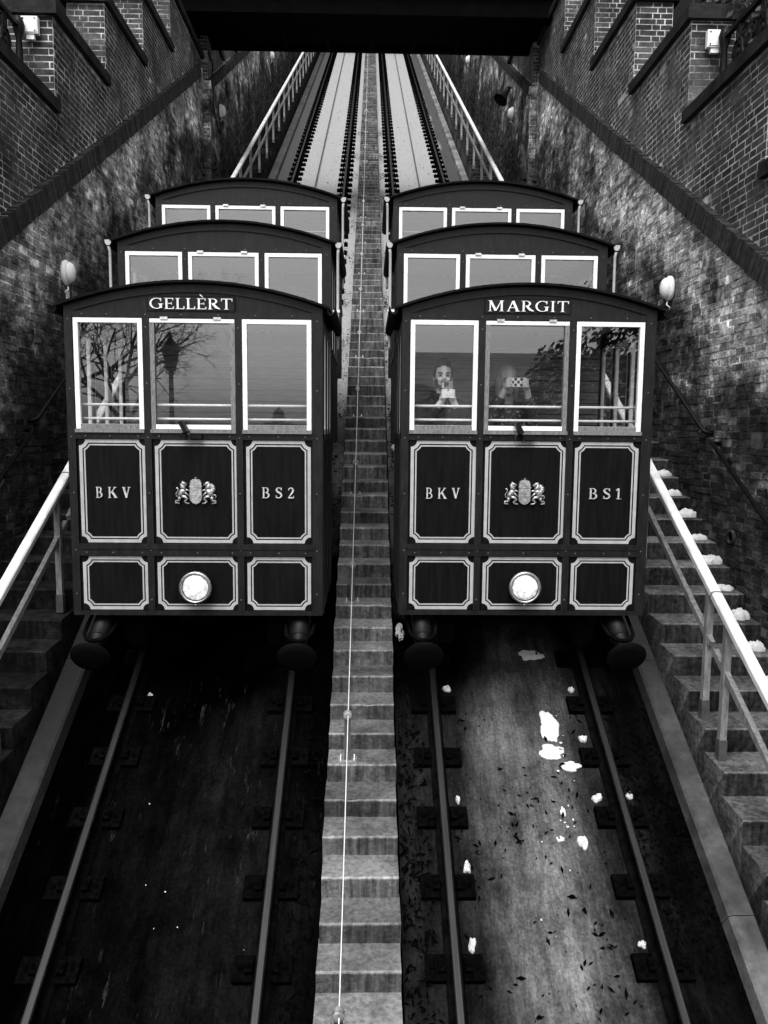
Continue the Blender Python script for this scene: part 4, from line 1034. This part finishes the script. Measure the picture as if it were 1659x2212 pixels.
for a, b in ((-.025, .056), (-.025, .038), (-.008, .047)):
    q = MB(); q.lathe([(.007, 0), (.007, .003), (0, .0032)], Matrix.Translation((px+a, py-.0086, pz+b)) @ Matrix.Rotation(rad(90), 4, 'X'), 10); q.build('camera_lens', M['black'], cbm)
px, py, pz = 1.275, 6.68, .405
t = phone((px, py, pz), .08, .038, 'sideways phone in a chequered case hiding a face behind the car window')
for i in range(6):
    for j in range(3):
        if (i+j) % 2 == 0:
            q = MB(); q.box((px-.073+i*.025, py-.0065, pz-.033+j*.0235), (px-.051+i*.025, py-.0051, pz-.0115+j*.0235)); q.build('dark_check', M['black'], t)

# ================================================================== SNOW, LEAVES
def snow(p, sx, sy, sz, lab, cat='snow', group=None, seed=0, tilt=TH):
    q = MB(); n, m = 40, 12; vs = []; fs = []
    for j in range(m+1):
        f_ = j/m
        for k in range(n):
            a = 2*math.pi*k/n
            rr = (1+.5*noise.noise((math.cos(a)*1.1+seed*3.1, math.sin(a)*1.1, seed))+.17*noise.noise((math.cos(a)*3.1, math.sin(a)*3.1+seed, 2))+.1*noise.noise((math.cos(a)*9, math.sin(a)*9+seed, 7)))*math.sin(f_*math.pi/2)
            z = math.cos(f_*math.pi/2)**.6*(1+.45*noise.noise((rr*math.cos(a)*2+seed, rr*math.sin(a)*2, 5))+.2*noise.noise((rr*math.cos(a)*6+seed, rr*math.sin(a)*6, 9)))
            vs.append(Vector((sx*rr*math.cos(a), sy*rr*math.sin(a), sz*z-.008)))
    for j in range(m):
        for k in range(n): fs.append((j*n+k, (j+1)*n+k, (j+1)*n+(k+1) % n, j*n+(k+1) % n))
    R_ = Matrix.Rotation(tilt, 4, 'X'); q.add([R_ @ v for v in vs], fs, smooth=True)
    me = q.mesh('snow'); b = bmesh.new(); b.from_mesh(me); bmesh.ops.recalc_face_normals(b, faces=b.faces); b.to_mesh(me); b.free(); me.materials.append(M['snow'])
    return tag(link('snow_lump', me, None, p), lab, cat, group)
for i, (y, z) in enumerate(noses_r):
    if 5.4 < y < 9.8:
        snow((3.77+uni(-.03, .03), y+.2, z+.012), uni(.08, .13), uni(.05, .09), uni(.05, .1), 'small snow lump at the wall end of a step on the snowy staircase', 'snow', 'snow lumps on the staircase beside the wall', i, rad(2))
bedh = -.168
def bs(px_x, y): return sl(px_x, s_of_y(y, bedh), bedh)
big = [(1.64, 6.62, .085, .17, .02), (1.61, 6.39, .11, .08, .02), (1.74, 6.26, .09, .05, .022)]
for i, (x, y, a, b, c) in enumerate(big):
    snow(bs(x, y), a, b, c, ('long melting snow patch in the middle of the paler track bed', 'broad lower part of the melting snow patch on the paler track bed', 'tail end of the melting snow patch on the paler track bed')[i], 'snow', None, 40+i)
sm = [(1.9, 6.0, .06, .05, .05, 'snow lump leaning on a rail fastener near the kerb'), (2.17, 6.02, .04, .045, .05, 'snow lump on the kerb side of the outer rail'), (1.7, 5.67, .055, .075, .045, 'round snow lump alone on the paler track bed'),
      (1.53, 5.7, .045, .035, .02, 'thin snow streak beside the round lump on the paler bed'), (.75, 5.99, .03, .045, .05, None), (.77, 5.5, .045, .06, .05, None), (.75, 5.02, .04, .065, .05, None), (.75, 6.98, .05, .05, .05, None), (1.92, 6.97, .04, .04, .05, None), (1.91, 6.5, .05, .05, .05, None), (1.95, 5.02, .04, .035, .04, None),
      (-1.99, 6.9, .045, .045, .05, 'lone small snow lump on the dark track bed'), (.33, 7.62, .06, .16, .04, 'ragged snow strip between the central steps and the car named MARGIT'), (1.62, 7.35, .16, .09, .02, 'dim snow smear in the shade under the car named MARGIT'),
      (.34, 10.6, .04, .09, .04, None), (.36, 9.3, .05, .16, .05, None), (.33, 8.7, .03, .06, .03, None), (1.6, 5.9, .03, .06, .015, None)]
for i, (x, y, a, b, c, lab) in enumerate(sm):
    snow(bs(x, y), a*.75, b*.75, c*.8, lab or 'small snow lump caught beside a rail of the paler track', 'snow', None if lab else 'small snow lumps along the paler track', 70+i)
cr = MB()
for cx_, cy_, rx, ry, n_ in ((1.64, 6.45, .14, .26, 26), (1.62, 5.72, .1, .1, 18), (1.9, 6.0, .1, .1, 5), (.36, 9, .06, 1.2, 14), (-1.4, 5.2, .5, 1.1, 14), (1.4, 5, .5, .8, 14)):
    for i in range(n_//2):
        sz = uni(.004, .013)*(1 if cx_ > 0 else .5); cr.ell(sl(random.gauss(cx_, rx*.6), s_of_y(random.gauss(cy_, ry*.6)), bedh+sz*.3), (sz*uni(.7, 1.6), sz, sz*.35), Matrix.Rotation(TH, 3, 'X'), 6, 4)
tag(cr.build('snow_crumbs', M['snow']), 'tiny crumbs of snow scattered on the track beds', 'snow', kind='stuff')
lf = MB()
def leaf(q, p, n_, sz):
    a = uni(0, 6.28); u = (X_*math.cos(a)+E_*math.sin(a)); v = n_.cross(u)
    q.add([p-u*sz, p+v*sz*.35+n_*uni(0, .012), p+u*sz+n_*uni(0, .015), p-v*sz*.35], [(0, 1, 2), (0, 2, 3)])
lc = [(uni(.8, 1.9), uni(3.6, 6.6)) for _ in range(26)]
for i in range(330):
    cx_, cy_ = random.choice(lc); sp_ = random.choice((.05, .2, .6)); x = min(2.5, max(.72, random.gauss(cx_, sp_*.6))); y = random.gauss(cy_, sp_)
    leaf(lf, sl(x, s_of_y(y), bedh+.006), N_, random.choice((uni(.006, .014), uni(.012, .026), uni(.02, .04))))
for i in range(380):
    x = uni(.85, 2.0) if random.random() < .5 else uni(-1.9, -.85); leaf(lf, sl(x, s_of_y(uni(18, 44)), bedh+.008), N_, uni(.015, .04))
for cy_ in (4.4, 5.1, 5.6, 6.3, 7.3, 8.2, 9.4, 10.3, 11.2, 12.5, 13.4, 15, 17, 19, 20.3, 21.2, 23, 25, 28):
    for x0, x1, w_ in ((.27, .5, 1), (-.56, -.34, .55)):
        for i in range(int(110*w_)): leaf(lf, sl(uni(x0, x1), s_of_y(cy_+random.gauss(0, .22)), bedh+uni(.004, .05)), (N_+Vector((uni(-.6, .6), uni(-.6, .6), 0))).normalized(), uni(.012, .035))
for i in range(500): leaf(lf, sl(uni(2.12, 2.55), s_of_y(random.choice((5.2, 5.7, 6.1))+random.gauss(0, .25)), bedh+uni(.004, .04)), N_, uni(.01, .03))
tag(lf.build('fallen_leaves', M['leaf'], recalc=False), 'dark fallen leaves scattered over the track beds', 'leaves', kind='stuff')

# ================================================================== behind the photographer: what the windows mirror
def bare_tree(base, ht, lab, seed, fine=True):
    random.seed(seed)
    T = thing('bare_tree', lab, 'tree', base)
    tk = MB(); cr = MB()
    def grow(p, d, L_, r, lev, q):
        pts = [p]; n = 4
        for i in range(n):
            d = (d+Vector((uni(-.16, .16), uni(-.16, .16), uni(-.05, .12)))).normalized(); pts.append(pts[-1]+d*L_/n)
        q.tube(pts, [r*(1-.45*i/n) for i in range(n+1)], 6 if lev < 2 else 4, False)
        if lev >= (6 if fine else 5): return
        for i in range(3):
            f_ = uni(.4, 1); k = min(n-1, int(f_*n)); a = uni(0, 6.28)
            o_ = d.orthogonal().normalized(); o_.rotate(Matrix.Rotation(a, 3, d)); nd_ = (d*uni(.5, .9)+o_*uni(.5, .95)).normalized()
            grow(pts[k].lerp(pts[k+1], .5), nd_, L_*uni(.58, .78), r*.52, lev+1, cr)
    grow(Vector(base), Vector((0, 0, 1)), ht*.42, .13, 0, tk)
    for i in range(4): grow(Vector(base)+Vector((0, 0, ht*uni(.28, .42))), Vector((uni(-1, 1), uni(-.6, .6), uni(.5, 1))).normalized(), ht*.3, .05, 1, cr)
    tk.build('trunk', M['bark'], T, False); cr.build('crown', M['bark'], T, False)
bare_tree((-6.6, -8.2, -1.65), 6.6, 'bare branching tree mirrored in the windows of the car named GELLÈRT', 5)
bare_tree((-8.4, -7.0, -1.65), 7.4, 'second bare tree, further aside, mirrored in the front windows', 9)
T = thing('street_lamp', 'old lantern on a post mirrored in the middle window of the car named GELLÈRT', 'street lamp', (-4.48, -4.9, -1.65))
B = Matrix.Translation((-4.48, -4.9, -1.65))
q = MB(); q.lathe([(.13, 0), (.13, .3), (.09, .38), (.085, 1.1), (.06, 1.2), (.055, 2.6), (.05, 2.82), (.11, 2.86), (.03, 2.9)], B, 14); q.build('post', M['black_iron'], T)
q = MB(); q.lathe([(.11, 2.9), (.115, 2.92), (.195, 3.35), (.2, 3.37)], B, 6, smooth=False); q.build('lantern', M['black_iron'], T)
q = MB(); q.lathe([(.225, 3.37), (.21, 3.4), (.1, 3.56), (.07, 3.6), (.045, 3.65), (.04, 3.7), (.015, 3.75), (0, 3.82)], B, 6, smooth=False); q.build('lantern_roof', M['black_iron'], T)
random.seed(3)
T = thing('evergreen_tree', 'dense leafy evergreen mirrored in the windows of the car named MARGIT', 'tree', (4.6, -2.2, -1.65))
q = MB(); q.tube([(4.6, -2.2, -1.65), (4.65, -2.2, 0), (4.5, -2.3, 1.4), (4.7, -2.3, 2.6)], [.16, .13, .09, .04], 8); q.build('trunk', M['bark'], T)
q = MB()
for i in range(9000):
    u = Vector((random.gauss(0, 1), random.gauss(0, 1), random.gauss(0, 1))).normalized()*uni(.3, 1)**.5
    c = random.choice(((4.7, -2.2, 1.2, 1.1, 1.9), (5.0, -2.4, .2, 1.5, 1.4), (4.2, -2.0, -.4, 1.3, .9), (5.3, -2.4, 2.0, 1.0, 1.5), (3.75, -2.1, .75, .75, 1.0), (3.1, -2.0, -.2, .75, .65)))
    p = Vector((c[0]+u.x*c[3], c[1]+u.y*c[3]*.8, c[2]+u.z*c[4]))
    if p.z < -1.6: continue
    n_ = Vector((random.gauss(0, 1), random.gauss(0, 1), random.gauss(0, 1))).normalized(); a = n_.orthogonal().normalized(); bb = n_.cross(a); s_ = uni(.03, .06)
    q.add([p-a*s_*1.6, p+bb*s_*.7, p+a*s_*1.6, p-bb*s_*.7], [(0, 1, 2, 3)])
q.build('crown', M['foliage'], T, False)
# arcaded wall of the lower station behind the photographer, mirrored in the second car
T = thing('station_arcade', 'low arcaded station building mirrored dimly in the windows of the car named MARGIT', 'building', (5, -6.6, -1.65))
Fm = Matrix(((1, 0, 0, 0), (0, 0, -1, 0), (0, 1, 0, 0), (0, 0, 0, 1))); x = .1
while x < 11:
    x1 = x+2.2; pw = .3; zs, zt_ = .35, 1.75
    q = MB(); q.box((x-pw, -7.2, -1.65), (x+pw, -6.6, zs)); q.build('pier', M['stucco'], T)
    q = MB(); cxm = (x+x1)/2; rr = (x1-x)/2-pw
    q.prism([(x, zs), (x+pw, zs)]+[(cxm-rr*math.cos(rad(a)), zs+rr*math.sin(rad(a))) for a in range(10, 171, 10)]+[(x1-pw, zs), (x1, zs), (x1, zt_), (x, zt_)], 6.6, 7.2, Fm); q.build('arch', M['stucco'], T)
    q = MB(); q.box((x+pw, -7.25, -1.65), (x1-pw, -7.21, zs+rr)); q.build('door', M['door_grey'], T)
    x = x1
q = MB(); q.box((-.3, -7.35, 1.751), (12, -6.45, 1.88)); q.build('cornice', M['stucco'], T)
q = MB(); q.box((-.2, -11, -1.65), (11.3, -7.3, 1.74)); q.build('hall', M['stucco'], T)
# bushes behind the upper parapets
def bush(c, r, n, lab, m='foliage'):
    T = thing('bush', lab, 'bush', (c[0], c[1], z_at(c[1], 2.4)), 'bushes behind the parapets')
    q = MB()
    for i in range(9): q.tube([(c[0], c[1], z_at(c[1], 2.3)), (c[0]+uni(-.3, .3), c[1]+uni(-.3, .3), c[2]), (c[0]+uni(-1, 1)*r, c[1]+uni(-1, 1)*r, c[2]+uni(.3, 1)*r)], [.03, .02, .006], 5, False)
    q.build('branches', M['bark'], T, False)
    q = MB()
    for i in range(n):
        u = Vector((random.gauss(0, 1), random.gauss(0, 1), random.gauss(0, 1))).normalized()*uni(.2, 1)**.5*r; u *= 1+.4*noise.noise(u*2)
        p = Vector(c)+u; n_ = Vector((random.gauss(0, 1), random.gauss(0, 1), random.gauss(0, 1))).normalized(); a = n_.orthogonal().normalized(); bb = n_.cross(a); s_ = uni(.02, .04)
        q.add([p-a*s_*1.5, p+bb*s_*.7, p+a*s_*1.5, p-bb*s_*.7], [(0, 1, 2, 3)])
    q.build('foliage', M[m], T, False)
bush((5.1, 9.6, 5.2), .75, 2200, 'dark leafy bush right behind the ornate railing by the white junction box')
bush((5.2, 11.0, 5.9), .7, 1800, 'dark bush behind the capstone above the white junction box')
bush((-5.1, 9.4, 4.7), .5, 1200, 'dark bush behind the railing on the wall with the hanging cable')
# far skyline across the river, mirrored low in a window
T = thing('domed_church', 'distant domed church mirrored low in a window of the car named GELLÈRT', 'church', (-139, -1187, -25))
B = Matrix.Translation((-139, -1187, 0))
q = MB(); q.lathe([(10, 8), (10, 15), (9.2, 16), (9, 20), (7.5, 24.5), (4.5, 28), (1.6, 29.5), (1.5, 32.5), (0, 34.5)], B, 20); q.build('dome', M['far_roof'], T)
q = MB(); q.box((-160, -1200, -25), (-118, -1170, 8)); q.build('nave', M['far_stone'], T)
for dx in (-52, -47): 
    q = MB(); q.lathe([(1.6, -20), (1.6, 12), (0, 24)], Matrix.Translation((-139+dx, -1187, 0)), 6); q.build('spire', M['far_roof'], T)
random.seed(8)
for i in range(10):
    x = -330+i*62; a = uni(18, 30); h_ = uni(-6, 4)
    T = thing('far_building', 'long distant building on the mirrored skyline across the river', 'building', (x, -1150, -25), 'far buildings across the river')
    q = MB(); q.box((x-a, -1160, -25), (x+a, -1140, h_)); q.build('wall', M['far_stone'], T)
    q = MB(); q.prism([(-11, h_), (11, h_), (0, h_+6)], x-a-.5, x+a+.5, Matrix(((0, 0, 1, 0), (1, 0, 0, -1150), (0, 1, 0, 0), (0, 0, 0, 1)))); q.build('roof', M['far_roof'], T)
